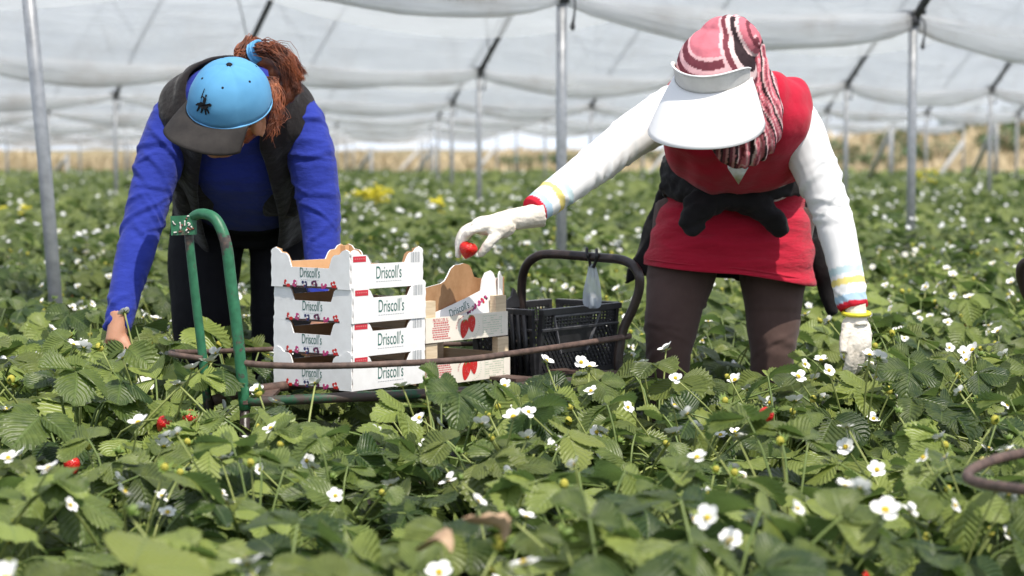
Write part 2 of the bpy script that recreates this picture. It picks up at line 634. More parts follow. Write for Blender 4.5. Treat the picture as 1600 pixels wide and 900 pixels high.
def spline(pts, sub):
    out = []
    n = len(pts)
    for i in range(n - 1):
        p0, p1, p2, p3 = pts[max(i - 1, 0)], pts[i], pts[i + 1], pts[min(i + 2, n - 1)]
        for k in range(sub):
            t = k / sub
            out.append(0.5 * ((2 * p1) + (p2 - p0) * t + (2 * p0 - 5 * p1 + 4 * p2 - p3) * t * t + (3 * p1 - p0 - 3 * p2 + p3) * t ** 3))
    out.append(pts[-1])
    return out


def spline1(vals, sub):
    out = []
    n = len(vals)
    for i in range(n - 1):
        for k in range(sub):
            t = k / sub
            t = t * t * (3 - 2 * t)
            out.append(vals[i] * (1 - t) + vals[i + 1] * t)
    out.append(vals[-1])
    return out


def remesh(mb, voxel, smooth_it=4, factor=0.5):
    """union of the closed shapes in mb as one continuous surface -> (verts Nx3, faces)"""
    me = bpy.data.meshes.new('tmp')
    me.from_pydata(mb.v, [], mb.f)
    o = bpy.data.objects.new('tmp', me)
    COL.objects.link(o)
    r = o.modifiers.new('r', 'REMESH')
    r.mode = 'VOXEL'
    r.voxel_size = voxel
    if smooth_it:
        sm = o.modifiers.new('s', 'SMOOTH')
        sm.iterations = smooth_it
        sm.factor = factor
    dg = bpy.context.evaluated_depsgraph_get()
    dg.update()
    ev = o.evaluated_get(dg)
    m2 = ev.to_mesh()
    n = len(m2.vertices)
    co = np.empty(n * 3, dtype=np.float32)
    m2.vertices.foreach_get('co', co)
    no = np.empty(n * 3, dtype=np.float32)
    m2.vertices.foreach_get('normal', no)
    faces = [tuple(p.vertices) for p in m2.polygons]
    ev.to_mesh_clear()
    bpy.data.objects.remove(o)
    bpy.data.meshes.remove(me)
    return co.reshape(-1, 3).astype(float), no.reshape(-1, 3).astype(float), faces


def vnoise(p):
    """vectorised value noise on Nx3 -> -1..1"""
    p = np.asarray(p, float)
    i = np.floor(p).astype(np.int64)
    f = p - i
    f = f * f * (3 - 2 * f)

    def h(a):
        n = (a[:, 0] * 374761393 + a[:, 1] * 668265263 + a[:, 2] * 2147483647 + 144665) & 0xffffffff
        n = ((n ^ (n >> 13)) * 1274126177) & 0xffffffff
        n = n ^ (n >> 16)
        return (n & 0xffff) / 32767.5 - 1
    r = 0
    for dx in (0, 1):
        for dy in (0, 1):
            for dz in (0, 1):
                wgt = np.where(dx, f[:, 0], 1 - f[:, 0]) * np.where(dy, f[:, 1], 1 - f[:, 1]) * np.where(dz, f[:, 2], 1 - f[:, 2])
                r = r + wgt * h(i + np.array([dx, dy, dz]))
    return r


def limb_coords(co, pts):
    """axial distance along a polyline, angle and distance for every vertex"""
    pts = [np.array(p) for p in pts]
    best = np.full(len(co), 1e9)
    s = np.zeros(len(co))
    acc = 0
    for a, b in zip(pts[:-1], pts[1:]):
        d = b - a
        L = np.linalg.norm(d)
        d = d / L
        t = np.clip((co - a) @ d, 0, L)
        q = a + t[:, None] * d
        dist = np.linalg.norm(co - q, axis=1)
        k = dist < best
        best[k] = dist[k]
        s[k] = acc + t[k]
        acc += L
    return s, best


def wrinkle(co, no, pts, amp, freq, seed=0, slant=6.0, mask=None):
    """sleeve folds: ridges that run round the limb, slanted and broken up"""
    s, d = limb_coords(co, pts)
    q = np.stack([s * freq + (co[:, 0] + co[:, 1] * 0.6) * slant + seed * 7.3, co[:, 0] * 3 + co[:, 2] * 1.2, co[:, 1] * 3], 1)
    r = 1 - np.abs(vnoise(q)) * 1.6
    a = amp * (0.35 + 0.65 * np.clip(vnoise(co * 6 + seed) + 0.5, 0, 1))
    if mask is not None:
        a = a * mask(s, d)
    return co + no * (r * a)[:, None]


def finish(name, co, faces, mats, parent, dye=None, fmat=None, label=None):
    org = np.array(ORG[parent.name])
    me = np_mesh(name, co - org, faces, mats, True, fmat, dye=dye)
    return put(name, me, parent, label)


def text_mesh(body, size, wscale=1.0, shear=0.0):
    cu = bpy.data.curves.new('t', 'FONT')
    cu.body = body
    cu.size = size
    cu.align_x = 'CENTER'
    cu.align_y = 'CENTER'
    cu.shear = shear
    o = bpy.data.objects.new('t', cu)
    COL.objects.link(o)
    dg = bpy.context.evaluated_depsgraph_get()
    dg.update()
    me = o.evaluated_get(dg).to_mesh()
    vs = [(v.co.x * wscale, v.co.y) for v in me.vertices]
    fs = [tuple(p.vertices) for p in me.polygons]
    o.evaluated_get(dg).to_mesh_clear()
    bpy.data.objects.remove(o)
    bpy.data.curves.remove(cu)
    return vs, fs


def copy_tree(o, parent=None):
    c = o.copy()
    COL.objects.link(c)
    c.parent = parent
    for ch in o.children:
        copy_tree(ch, c)
    return c


def creases(co, no, pts, n, seed, amp, lo=0.0, hi=1.0, centres=(0.5,), spread=0.16, reach=0.11):
    """cloth creases: short ridges running part way round a limb, crowded where it bends"""
    r = np.random.default_rng(seed)
    P_ = [np.array(p) for p in pts]
    s, d = limb_coords(co, P_)
    tot = sum(np.linalg.norm(b - a) for a, b in zip(P_[:-1], P_[1:]))
    ax = P_[-1] - P_[0]
    ax /= np.linalg.norm(ax)
    e1_ = np.cross(ax, [0.0, 0.3, 1.0] if abs(ax[2]) < 0.8 else [1.0, 0.2, 0.0])
    e1_ /= np.linalg.norm(e1_)
    e2_ = np.cross(ax, e1_)
    acc = np.zeros(len(co))
    # nearest axis point again, to get the angle round the limb
    best = np.full(len(co), 1e9)
    q = np.zeros_like(co)
    for a, b in zip(P_[:-1], P_[1:]):
        L_ = np.linalg.norm(b - a)
        t = np.clip((co - a) @ (b - a) / L_ ** 2, 0, 1)
        pt = a + t[:, None] * (b - a)
        dd = np.linalg.norm(co - pt, axis=1)
        k = dd < best
        best[k] = dd[k]
        q[k] = pt[k]
    rel = co - q
    ang = np.arctan2(rel @ e2_, rel @ e1_)
    for _ in range(n):
        c = r.choice(centres)
        s0 = tot * np.clip(r.normal(c, spread), lo, hi)
        a0 = r.uniform(-math.pi, math.pi)
        wa = r.uniform(0.5, 1.3)
        da = (ang - a0 + math.pi) % (2 * math.pi) - math.pi
        w = r.uniform(0.006, 0.011)
        ds = s - s0 - r.uniform(-0.045, 0.045) * da - 0.012 * r.uniform(-1, 1) * da ** 2
        env = np.exp(-(da / wa) ** 2)
        acc += r.uniform(0.5, 1.0) * env * (np.exp(-(ds / w) ** 2) - 0.7 * np.exp(-((ds - 1.9 * w) / (1.1 * w)) ** 2))
    acc = np.clip(acc, -1.6, 1.6) * amp
    acc = acc * (d < reach)
    return co + no * acc[:, None]
# ------------------------------------------------------------------ ground
RD = V(0.733, 0.680)            # direction of the tunnel rows and plant beds
RN = V(0.680, -0.733)           # across the rows
BED = 1.1
FURROW0 = -3.97


def sm(a, b, x):
    t = np.clip((x - a) / (b - a), 0, 1)
    return t * t * (3 - 2 * t)


def rise(y):
    return 0.10 * sm(6.0, 14.0, y)


def bedphase(x, y):
    s = x * RN.x + y * RN.y
    q = (s - FURROW0) / BED
    return (q - np.floor(q)) * BED          # 0 = furrow middle, .55 = ridge middle


def ground_z(x, y):
    b = bedphase(x, y)
    d = np.abs(b - 0.55)
    return rise(y) + 0.20 * (1 - sm(0.26, 0.46, d)) + 0.012 * vnoise(np.stack([x * 4, y * 4, x * 0], 1))


def gz(x, y):
    return float(ground_z(np.array([x]), np.array([y]))[0])


xs = np.concatenate([np.linspace(-140, -8, 14), np.arange(-7.5, 7.6, 0.085), np.linspace(8, 140, 14)])
ys = np.concatenate([np.linspace(-60, 0, 5), np.arange(1.0, 14.0, 0.085), np.linspace(14.2, 66, 60)])
X, Y = np.meshgrid(xs, ys)
xf, yf = X.ravel(), Y.ravel()
near = (np.abs(xf) < 7.6) & (yf > 0.9) & (yf < 14.0)
zf = np.where(near, ground_z(xf, yf), rise(yf) + 0.1)
nx = len(xs)
fi = []
fm = []
for j in range(len(ys) - 1):
    for i in range(nx - 1):
        a = j * nx + i
        fi.append((a, a + 1, a + nx + 1, a + nx))
cx = np.array([xf[list(f)].mean() for f in fi])
cy = np.array([yf[list(f)].mean() for f in fi])
d = np.abs(bedphase(cx, cy) - 0.55)
fm = np.where((d < 0.43), 1, 0)
put('soil', np_mesh('soil', np.stack([xf, yf, zf], 1), fi, ['soil', 'mulch_film'], True, fm), kind='structure')

# hill behind the field, low on the left, higher on the right
hx = np.linspace(-120, 160, 90)
hy = np.concatenate([np.linspace(62, 110, 24), np.linspace(116, 420, 14)])
HX, HY = np.meshgrid(hx, hy)
a, b = HX.ravel(), HY.ravel()


def hill_z(a, b):
    u = a / np.maximum(b, 1)
    crest = 0.75 + 1.7 * sm(0.02, 0.26, u)
    n = vnoise(np.stack([a * 0.09, b * 0.09, a * 0], 1)) * 0.35 + vnoise(np.stack([a * 0.3, b * 0.3, a * 0 + 4], 1)) * 0.15
    z = 0.08 + (crest + n) * sm(66, 92, b) + np.clip(b - 110, 0, 400) * 0.002
    return z


hz = hill_z(a, b)
nx = len(hx)
fi = [(j * nx + i, j * nx + i + 1, (j + 1) * nx + i + 1, (j + 1) * nx + i) for j in range(len(hy) - 1) for i in range(nx - 1)]
put('hill', np_mesh('hill', np.stack([a, b, hz], 1), fi, ['hill_ground']), kind='structure')

# dry grass along the field edge
n = 26000
gx = RNG.uniform(-45, 45, n)
gy = 62 + 26 * RNG.random(n) ** 1.6
gzv = hill_z(gx, gy)
cl = vnoise(np.stack([gx * 0.35, gy * 0.35, gx * 0 + 9], 1))
hgt = (0.30 + 0.25 * cl + 0.15 * RNG.random(n))
hgt = np.clip(hgt, 0.08, 1)
ang = RNG.uniform(0, math.pi, n)
wd = RNG.uniform(0.05, 0.13, n)
lean = RNG.normal(0, 0.15, (n, 2))
dx, dy = np.cos(ang) * wd, np.sin(ang) * wd * 0.5
bx = np.stack([gx, gy, gzv - 0.03], 1)
v0 = bx + np.stack([-dx, -dy, 0 * dx], 1)
v1 = bx + np.stack([dx, dy, 0 * dx], 1)
v2 = bx + np.stack([lean[:, 0], lean[:, 1], hgt], 1)
vv = np.stack([v0, v1, v2], 1).reshape(-1, 3)
ff = np.arange(n * 3).reshape(-1, 3)
put('dry_grass', np_mesh('dry_grass', vv, ff, ['dry_straw'], False), None, 'strip of tall dry straw coloured grass behind the strawberry field', 'dry grass', kind='stuff')

# ------------------------------------------------------------------ tunnels: posts, hoops, film
DX, DZ = 2.08, 1.93
ROWSTEP = (-0.55, 10.3)


def rowpos(k, i):
    """foot of post i in row k (row 1 is the second row back)"""
    if k == 0:
        fixed = {0: (-1.70, 8.3), 1: (0.247, 10.9), 2: (2.364, 12.9)}
        if i in fixed:
            return fixed[i]
        if i > 2:
            return (2.364 + (i - 2) * DX, 12.9 + (i - 2) * DZ)
        return (-1.70 + i * DX, 8.3 + i * DZ)
    x, y = -2.4 + i * DX, 19.3 + i * DZ
    return (x + (k - 1) * ROWSTEP[0], y + (k - 1) * ROWSTEP[1])


def eave(k):
    return 1.80 - 0.055 * max(0, k - 1)


def topof(k, i):
    x, y = rowpos(k, i)
    z = eave(k)
    if k == 0 and i == 0:
        x -= 0.165
        z = 1.98
    return V(x, y, z)


# row -> (first post, last post)
SPAN = {0: (-1, 6), 1: (-3, 8), 2: (-4, 8), 3: (-5, 7), 4: (-7, 4), 5: (-9, 2), 6: (-11, 1), 7: (-13, 0), 8: (-14, -1)}


def post_parts(t, base, top, r, detail=True):
    mb = MB()
    mb.tube([base - V(0, 0, 0.25), base.lerp(top, 0.5), top], r, 12, sub=1)
    mb.build('pipe', 'galvanised', t)
    if detail:
        mb = MB()
        mb.tube([top - V(0, 0, 0.05), top + V(0, 0, 0.03)], r * 1.5, 10)
        mb.box(top + V(0.0, -0.01, 0.03), V(r * 2.6, 0.0, 0), V(0, r * 1.2, 0), V(0, 0, 0.012))
        mb.build('clamp', 'dark_steel', t)
        mb = MB()
        q = top + V(r * 2.2, -r, -0.02)
        mb.tube([top + V(0, -r, 0.0), q, q + V(0.005, 0, -0.07), q + V(-0.005, 0, -0.14)], [0.004, 0.005, 0.006, 0.010], 6)
        mb.ball(q + V(-0.005, 0, -0.15), V(0.014, 0, 0), V(0, 0.012, 0), V(0, 0, 0.02), 8, 6)
        mb.build('tie_cord', 'dark_steel', t)


post_labels = {
    (0, 0): 'leaning grey tunnel post at the left edge, behind the worker in blue',
    (0, 1): 'tall grey tunnel post rising behind the reaching white sleeve',
    (0, 2): 'tall grey tunnel post to the right of the worker in red',
    (1, 0): 'grey tunnel post hidden behind the worker with the blue cap',
    (1, 1): 'thin grey tunnel post left of the tall middle post, under a hoop',
    (1, 2): 'grey tunnel post hidden behind the headscarf of the worker in red',
    (1, 3): 'thin grey tunnel post just right of the white upper sleeve on the right',
    (1, 4): 'thin grey tunnel post right of the tallest right hand post',
    (2, -1): 'thin grey post beside the leaning near post at far left',
}
for k in range(0, 7):
    a, b = SPAN[k]
    for i in range(a, b + 1):
        x, y = rowpos(k, i)
        if abs(x) > 0.25 * y + 1.2:
            continue
        base = V(x, y, gz(x, y) if k == 0 else rise(y) + 0.05)
        base.z = float(base.z)
        r = 0.027 if k == 0 else 0.026
        lab = post_labels.get((k, i))
        grp = None
        if lab is None:
            grp = 'distant posts of tunnel row %s' % ('one', 'two', 'three', 'four', 'five', 'six', 'seven')[k]
            lab = ['blurred post of the nearest tunnel row', 'blurred grey post in the second tunnel row back', 'blurred thin grey post in the third tunnel row back',
                   'blurred thin post in the fourth tunnel row back', 'tiny blurred post in the fifth tunnel row back', 'tiny blurred post in the sixth tunnel row back', 'tiny blurred post in the farthest visible tunnel row'][k]
        t = thing('tunnel_post', base, lab, 'post', grp)
        post_parts(t, base, topof(k, i), r, k < 3)
        # slanted white brace on the last post of a row
        if i == b and 2 <= k <= 6:
            mb = MB()
            tp = topof(k, i)
            ft = base + V(-0.95, -0.5, -0.05)
            mb.tube([ft, base.lerp(tp, 0.75)], 0.05, 8)
            mb.build('brace', 'brace_white', t)

# a few extra slanted braces seen against the dry strip
for (px0, py0, px1, py1, Z, lab) in [(1368, 255, 1392, 205, 46, 'slanted white brace pole between the two right hand posts'),
                                    (1532, 245, 1557, 190, 44, 'slanted white brace pole near the right edge, against the bushes'),
                                    (560, 268, 580, 236, 58, 'slanted white brace pole just right of the blue sleeve'),
                                    (652, 268, 678, 231, 58, 'slanted white brace pole under the far hoop, left of the glove'),
                                    (85, 270, 105, 245, 60, 'short white brace pole at far left beside the leaning post')]:
    p0, p1 = P(px0, py0, Z), P(px1, py1, Z - 1.0)
    t = thing('brace_pole', p0, lab, 'pole')
    MB().tube([p0 - (p1 - p0) * 0.5, p1], 0.055, 8).build('pole', 'brace_white', t)
    MB().tube([p1 - V(0, 0, 1.4), p1 + V(0, 0, 0.1)], 0.04, 8).build('stake', 'galvanised', t)

# hoops and film.  b: 0 at the far eave (row k+1) .. 1 at the near eave (row k)
CREST = 2.5


def SAG(k):
    return 0.115 if k < 0 else 0.10



def hoop_pt(k, i, b):
    """arch from row k+1 (b=0) to row k (b=1) at bay position i (float)"""
    i0 = math.floor(i)
    f = i - i0
    far = topof(k + 1, i0).lerp(topof(k + 1, i0 + 1), f)
    near = V(far.x + RN.x * 7.7, far.y + RN.y * 7.7, eave(max(k, 0)))      # square across the row
    th = math.pi * b
    p = far.lerp(near, b)
    p.z += CREST * max(0.0, math.sin(th)) ** 0.9
    return p


for k in range(-1, 8):
    a, b = SPAN[k + 1]
    # --- film sheet with its hem as a part
    bmax = {-1: 0.36}.get(k, 1.0)
    na, nb = (14, 46) if k < 2 else (8, 26)
    lo, hi = a, b
    root_p = hoop_pt(k, lo, 0)
    names = {-1: 'near plastic film hanging across the very top of the picture, hem stained brown',
             0: 'greyish white plastic film of the tunnel behind both workers, rippled and hung between hoops',
             1: 'second rippled plastic film roof beyond the first hanging hem'}
    lab = names.get(k, 'pale hazy plastic film roof far beyond the workers')
    t = thing('tunnel_film', (root_p.x, root_p.y, 0), lab, 'plastic film', None if k in names else 'far tunnel roofs')
    cols = []
    av = []
    for i in range(lo, hi):
        for s in range(na):
            av.append(i + s / na)
    av.append(hi - 1e-6)
    bb = [bmax * (j / nb) ** 1.15 for j in range(nb + 1)]
    vs, uv = [], []
    rs = random.Random(k + 20)
    sagr = {i: rs.uniform(0.75, 1.25) for i in range(lo - 1, hi + 2)}
    for ai in av:
        f = ai - math.floor(ai)
        dip = 4 * f * (1 - f)
        dip = dip ** 0.8
        sg = sagr[math.floor(ai)]
        for bj in bb:
            p = hoop_pt(k, ai, bj)
            drop = SAG(k) * sg * math.exp(-bj * 9) + 0.05 * sg * math.sin(math.pi * min(bj, 1)) ** 0.5
            near_e = (0.2 * sg * math.exp(-(1 - bj) * 9)) if k >= 0 else 0
            nn = V(-RN.x, -RN.y, 0.6)
            rip = mnoise.noise(V(ai * 0.9 + k * 5, bj * 34, 0.3 * k)) * 0.045 + mnoise.noise(V(ai * 2.2, bj * 75, 4 + k)) * 0.02
            rip *= (0.35 + 0.65 * dip)
            p = p - V(0, 0, (drop + near_e) * dip) + nn * rip
            vs.append(p)
            uv.append((ai * 1.6, bj * 4.0))
    m_ = len(bb)
    fs = [(i * m_ + j, (i + 1) * m_ + j, (i + 1) * m_ + j + 1, i * m_ + j + 1) for i in range(len(av) - 1) for j in range(m_ - 1)]
    org = ORG[t.name]
    me = np_mesh('sheet', [tuple(p - org) for p in vs], fs, ['film_sheet'], True, uv=uv)
    put('sheet', me, t)
    # hem: gathered roll of film along the far eave
    vs, uv = [], []
    NS = 8
    for ii, ai in enumerate(av):
        f = ai - math.floor(ai)
        dip = (4 * f * (1 - f)) ** 0.8
        sg = sagr[math.floor(ai)]
        p = hoop_pt(k, ai, 0) - V(0, 0, SAG(k) * sg * dip + 0.02)
        hgt = (0.045 + 0.055 * dip) * (1.0 + 0.5 * mnoise.noise(V(ai * 2.3, k * 3.1, 0)))
        thk = 0.02 + 0.01 * mnoise.noise(V(ai * 4, 2, k))
        for q in range(NS):
            an = 2 * math.pi * q / NS
            fl = 1 + 0.22 * mnoise.noise(V(ai * 5, q * 1.7, k))
            vs.append(p + V(RN.x, RN.y, 0) * (thk * math.cos(an) * fl) + V(0, 0, hgt * math.sin(an) * fl))
            uv.append((ai * 1.6, 0.1 + 0.05 * math.sin(an)))
    fs = [(i * NS + j, i * NS + (j + 1) % NS, (i + 1) * NS + (j + 1) % NS, (i + 1) * NS + j) for i in range(len(av) - 1) for j in range(NS)]
    me = np_mesh('hem', [tuple(p - org) for p in vs], fs, ['film_hem'], True, uv=uv)
    put('hem', me, t)
    # hoops
    if k < 4:
        for i in range(lo, hi + 1):
            e = topof(k + 1, i)
            if abs(e.x) > 0.25 * e.y + 1.5:
                continue
            top = bmax if k < 0 else 0.9
            pts = [hoop_pt(k, min(i, hi - 1e-6), top * j / 14) + V(0, 0, -0.02) for j in range(15)]
            g = ['hoops of the nearest tunnel', 'hoops of the tunnel behind the workers', 'hoops of the second tunnel back', 'hoops of the third tunnel back', 'hoops of the fourth tunnel back'][k + 1]
            L = {(0, 1): 'dark steel hoop rising from the thin post left of the tall middle post',
                 (0, 3): 'dark steel hoop rising right of the headscarf, from the thin post by the white sleeve',
                 (0, 4): 'dark steel hoop rising near the right edge from the thin post there',
                 (0, 0): 'dark steel hoop showing above the red hair'}.get((k, i))
            ht = thing('tunnel_hoop', e, L or ('dark steel hoop among the ' + g), 'hoop', None if L else g)
            MB().tube(pts, 0.026, 8, sub=1).build('pipe', 'dark_steel', ht)
    # ropes lying under the film
    if k in (0, 1):
        for i in range(lo, hi):
            e = topof(k + 1, i)
            if abs(e.x) > 0.25 * e.y + 1.0:
                continue
            pts = [hoop_pt(k, i + 1 - 0.85 * s / 10 - 1e-6, 0.02 + 0.30 * s / 10) - V(0, 0, 0.12) for s in range(11)]
            rt = thing('film_rope', pts[0], 'thin grey rope slanting across the tunnel film between two hoops', 'rope', 'ropes under the film')
            MB().tube(pts, 0.006, 5, sub=1).build('strand', 'rope_grey', rt)

# faint printing on the near hem
tv, tf = text_mesh('SUPECTARA  W', 0.075, 1.0)
mb = MB()
pts = []
for (x, y) in tv:
    ai = 0.78 + x / 4.4
    ai = min(max(ai, 0.02), 0.98)
    f = ai
    dip = (4 * f * (1 - f)) ** 0.8
    rs = random.Random(-1 + 20)
    lo = SPAN[0][0]
    sg = [rs.uniform(0.75, 1.25) for _ in range(lo - 1, 1)][-1]
    p = hoop_pt(-1, ai, 0) - V(0, 0, SAG(-1) * sg * dip + 0.02) + V(RN.x, RN.y, 0) * 0.032 + V(0, 0, y * 0.9)
    pts.append(p)
mb.add(pts, tf)
flat('print_faint', (0.42, 0.41, 0.38), 0.8)
near_film = [o for o in COL.objects if o.name.startswith('tunnel_film')][0]
mb.build('printed_lettering', 'print_faint', near_film, smooth=False)

# ------------------------------------------------------------------ bushes on the rise
def bush(c, rx, ry, rz, n, label, group, seed):
    r = np.random.default_rng(seed)
    t = thing('bush', c, label, 'bush', group)
    lobes = [(r.uniform(-0.6, 0.6) * rx, r.uniform(-0.5, 0.5) * ry, r.uniform(0.25, 0.75) * rz, r.uniform(0.3, 0.6)) for _ in range(7)]
    V0, F0, U0, T0 = [], [], [], []
    for q in range(n):
        lx, ly, lz, lr = lobes[r.integers(7)]
        d3 = r.normal(size=3)
        d3 /= np.linalg.norm(d3)
        rad = lr * r.uniform(0.55, 1.08)
        p = np.array([lx + d3[0] * rx * rad, ly + d3[1] * ry * rad, max(0.05, lz + d3[2] * rz * rad)])
        a1 = r.normal(size=3)
        a1 /= np.linalg.norm(a1)
        a2 = np.cross(a1, r.normal(size=3))
        a2 /= np.linalg.norm(a2)
        s = r.uniform(0.07, 0.15)
        o = len(V0)
        V0 += [p - a1 * s, p + a2 * s * 0.5, p + a1 * s, p - a2 * s * 0.5]
        U0 += [(0.5, 0), (1, 0.5), (0.5, 1), (0, 0.5)]
        T0 += [r.random()] * 4
        F0.append((o, o + 1, o + 2, o + 3))
    put('foliage', np_mesh('foliage', np.array(V0), F0, ['bush_leaf'], False, uv=U0, tone=T0), t)
    mb = MB()
    for q in range(5):
        lx, ly, lz, lr = lobes[q]
        mb.tube([V(*c) + V(lx * 0.1, ly * 0.1, -0.1), V(*c) + V(lx, ly, lz)], [0.05, 0.02], 6)
    mb.build('stem', 'bush_wood', t)


rb = random.Random(5)
bl = [(760, 62, 0.5), (690, 70, 0.5), (560, 74, 0.4), (400, 70, 0.4), (255, 66, 0.4), (815, 76, 0.9), (880, 78, 1.0), (950, 80, 0.9), (1260, 72, 1.0), (1300, 78, 1.3),
      (1345, 74, 1.1), (1400, 80, 1.5), (1450, 76, 1.3), (1500, 84, 1.8), (1550, 78, 1.6), (1595, 82, 2.0), (1640, 78, 1.8), (1200, 80, 1.1), (1130, 82, 1.0), (1040, 80, 1.0)]
for q, (px, Z, h) in enumerate(bl):
    x = (px - 800) / FPX * Z
    z = float(hill_z(np.array([x]), np.array([Z]))[0])
    bush((x, Z, z - 0.1), rb.uniform(0.9, 1.5), 0.8, h * 0.62, 420, 'blurred olive green bush growing on the dry rise behind the tunnels', 'bushes behind the field', 100 + q)
# ------------------------------------------------------------------ strawberry plants
def leaflet(L, W, n=18, cols=(-1, -0.5, 0, 0.5, 1), fold=0.35, droop=0.25, tooth=0.10, rng=None):
    """one toothed leaflet, base at the origin, along +Y, normal +Z"""
    vs, uv, fs = [], [], []
    nc = len(cols)
    cup = rng.uniform(-0.25, 0.35) if rng else 0.1
    tw = rng.uniform(-0.3, 0.3) if rng else 0
    wp, wf, wa = (rng.uniform(0, 6), rng.uniform(5, 9), rng.uniform(0.01, 0.05)) if rng else (0, 6, 0)
    for i in range(n + 1):
        t = i / n
        wv = math.sin(math.pi * min(1, (t * 0.97 + 0.02)) ** 1.0) ** 0.54 * (0.86 + 0.22 * t)
        if i == n:
            wv = 0.10
        od = i % 2
        for c in cols:
            ww = wv
            y = t
            if abs(c) > 0.9 and 1 < i < n:
                ww *= 1 + tooth * (1 if od else -0.6)
                y += 0.035 * (1 if od else -0.2)
            x = c * ww * W * 0.5
            z = fold * abs(x) - droop * L * t * t - cup * x * x / W * 3
            z += 0.012 * L * math.cos((t * 8 - abs(c) * 3) * 6.283) * abs(c) if n > 10 else 0
            z += tw * x * t + wa * L * math.sin(t * wf + wp + (1.7 if c > 0 else 0)) * abs(c) ** 2
            vs.append((x, y * L, z))
            uv.append((c * 0.5 + 0.5, t))
    for i in range(n):
        for k in range(nc - 1):
            a = i * nc + k
            fs.append((a, a + 1, a + nc + 1, a + nc))
    return vs, fs, uv


def frame_from(nrm, fwd):
    z = nrm.normalized()
    y = (fwd - z * fwd.dot(z))
    if y.length < 1e-4:
        y = V(0, 1, 0.01)
    y.normalize()
    x = y.cross(z)
    return Matrix((x, y, z)).transposed()


SUNV = V(SUN_AZ.x, SUN_AZ.y, 1.1).normalized()


class Leafy:
    def __init__(s):
        s.v, s.f, s.u, s.t, s.m = [], [], [], [], []

    def add(s, vs, fs, uv, tone, mi):
        o = len(s.v)
        s.v += vs
        s.f += [tuple(i + o for i in f) for f in fs]
        s.u += uv
        s.t += [tone] * len(vs)
        s.m += [mi] * len(fs)

    def stalk(s, pts, r0, r1, mi, segs=5):
        mb = MB()
        mb.tube(pts, [r0] + [(r0 + r1) / 2] * (len(pts) - 2) + [r1], segs, sub=3, cap=False)
        s.add(mb.v, mb.f, [(0.5, 0.5)] * len(mb.v), 0.5, mi)

    def trifol(s, base, fwd, nrm, size, tone, rng, hi=True):
        M = frame_from(nrm, fwd)
        for k, (ang, dn) in enumerate(((0, 0), (1.25, 0.16), (-1.25, 0.16))):
            a = ang + rng.uniform(-0.15, 0.15)
            L = size * (1.0 if k == 0 else 0.93) * rng.uniform(0.92, 1.08)
            W = L * rng.uniform(0.92, 1.10)
            vs, fs, uv = leaflet(L, W, 18 if hi else 6, (-1, -0.5, 0, 0.5, 1) if hi else (-1, 0, 1), rng.uniform(0.0, 0.48), rng.uniform(0.05, 0.5), 0.1 if hi else 0.06, rng)
            ca, sa = math.cos(a), math.sin(a)
            tl = rng.uniform(-0.25, 0.12)
            out = []
            for (x, y, z) in vs:
                y2, z2 = y * math.cos(tl) - z * math.sin(tl), y * math.sin(tl) + z * math.cos(tl)
                y2 += size * 0.05
                X, Y_ = x * ca - y2 * sa, x * sa + y2 * ca
                p = M @ V(X, Y_, z2 - dn * size * 0.2)
                out.append((base.x + p.x, base.y + p.y, base.z + p.z))
            s.add(out, fs, uv, min(1, max(0, tone + rng.uniform(-0.1, 0.1))), 0)

    def mesh(s, name, mats):
        return np_mesh(name, s.v, s.f, mats, True, s.m, uv=s.u, tone=s.t)


def make_flower(rng):
    """open blossom: petals, centre and green sepals, facing +Z, about 3 cm wide"""
    mb = MB()
    np_ = rng.choice([5, 5, 6])
    for k in range(np_):
        a = 2 * math.pi * k / np_ + rng.uniform(-0.1, 0.1)
        rr = rng.uniform(0.0135, 0.0165)
        tilt = rng.uniform(0.0, 1.1)
        pts = []
        nn = 10
        ctr = V(math.cos(a), math.sin(a), 0)
        side = V(-math.sin(a), math.cos(a), 0)
        upv = V(0, 0, 1)
        vs = []
        for i in range(nn):
            th = 2 * math.pi * i / nn
            lx = 0.0095 + 0.0085 * math.cos(th)
            ly = 0.0085 * math.sin(th) * (1.0 + 0.15 * math.cos(th))
            z = tilt * lx * 0.7 + 0.10 * ly * ly / 0.008
            vs.append(ctr * lx + side * ly + upv * (z + 0.0006 * (k % 2)))
        vs.append(ctr * 0.011 + upv * (tilt * 0.011 * 0.7 - 0.0012))
        mb.add(vs, [(i, (i + 1) % nn, nn) for i in range(nn)], 0)
    mb.ball((0, 0, 0.0035), V(0.0052, 0, 0), V(0, 0.0052, 0), V(0, 0, 0.0040), 10, 6, 1)
    for k in range(6):
        a = 2 * math.pi * (k + 0.5) / 6
        c, sd_ = V(math.cos(a), math.sin(a), 0), V(-math.sin(a), math.cos(a), 0)
        mb.add([sd_ * 0.003 - V(0, 0, 0.002), -sd_ * 0.003 - V(0, 0, 0.002), c * 0.016 - V(0, 0, 0.001)], [(1, 0, 2)], 2)
    return mb.mesh('flower', ['petal', 'pollen', 'sepal'], True)


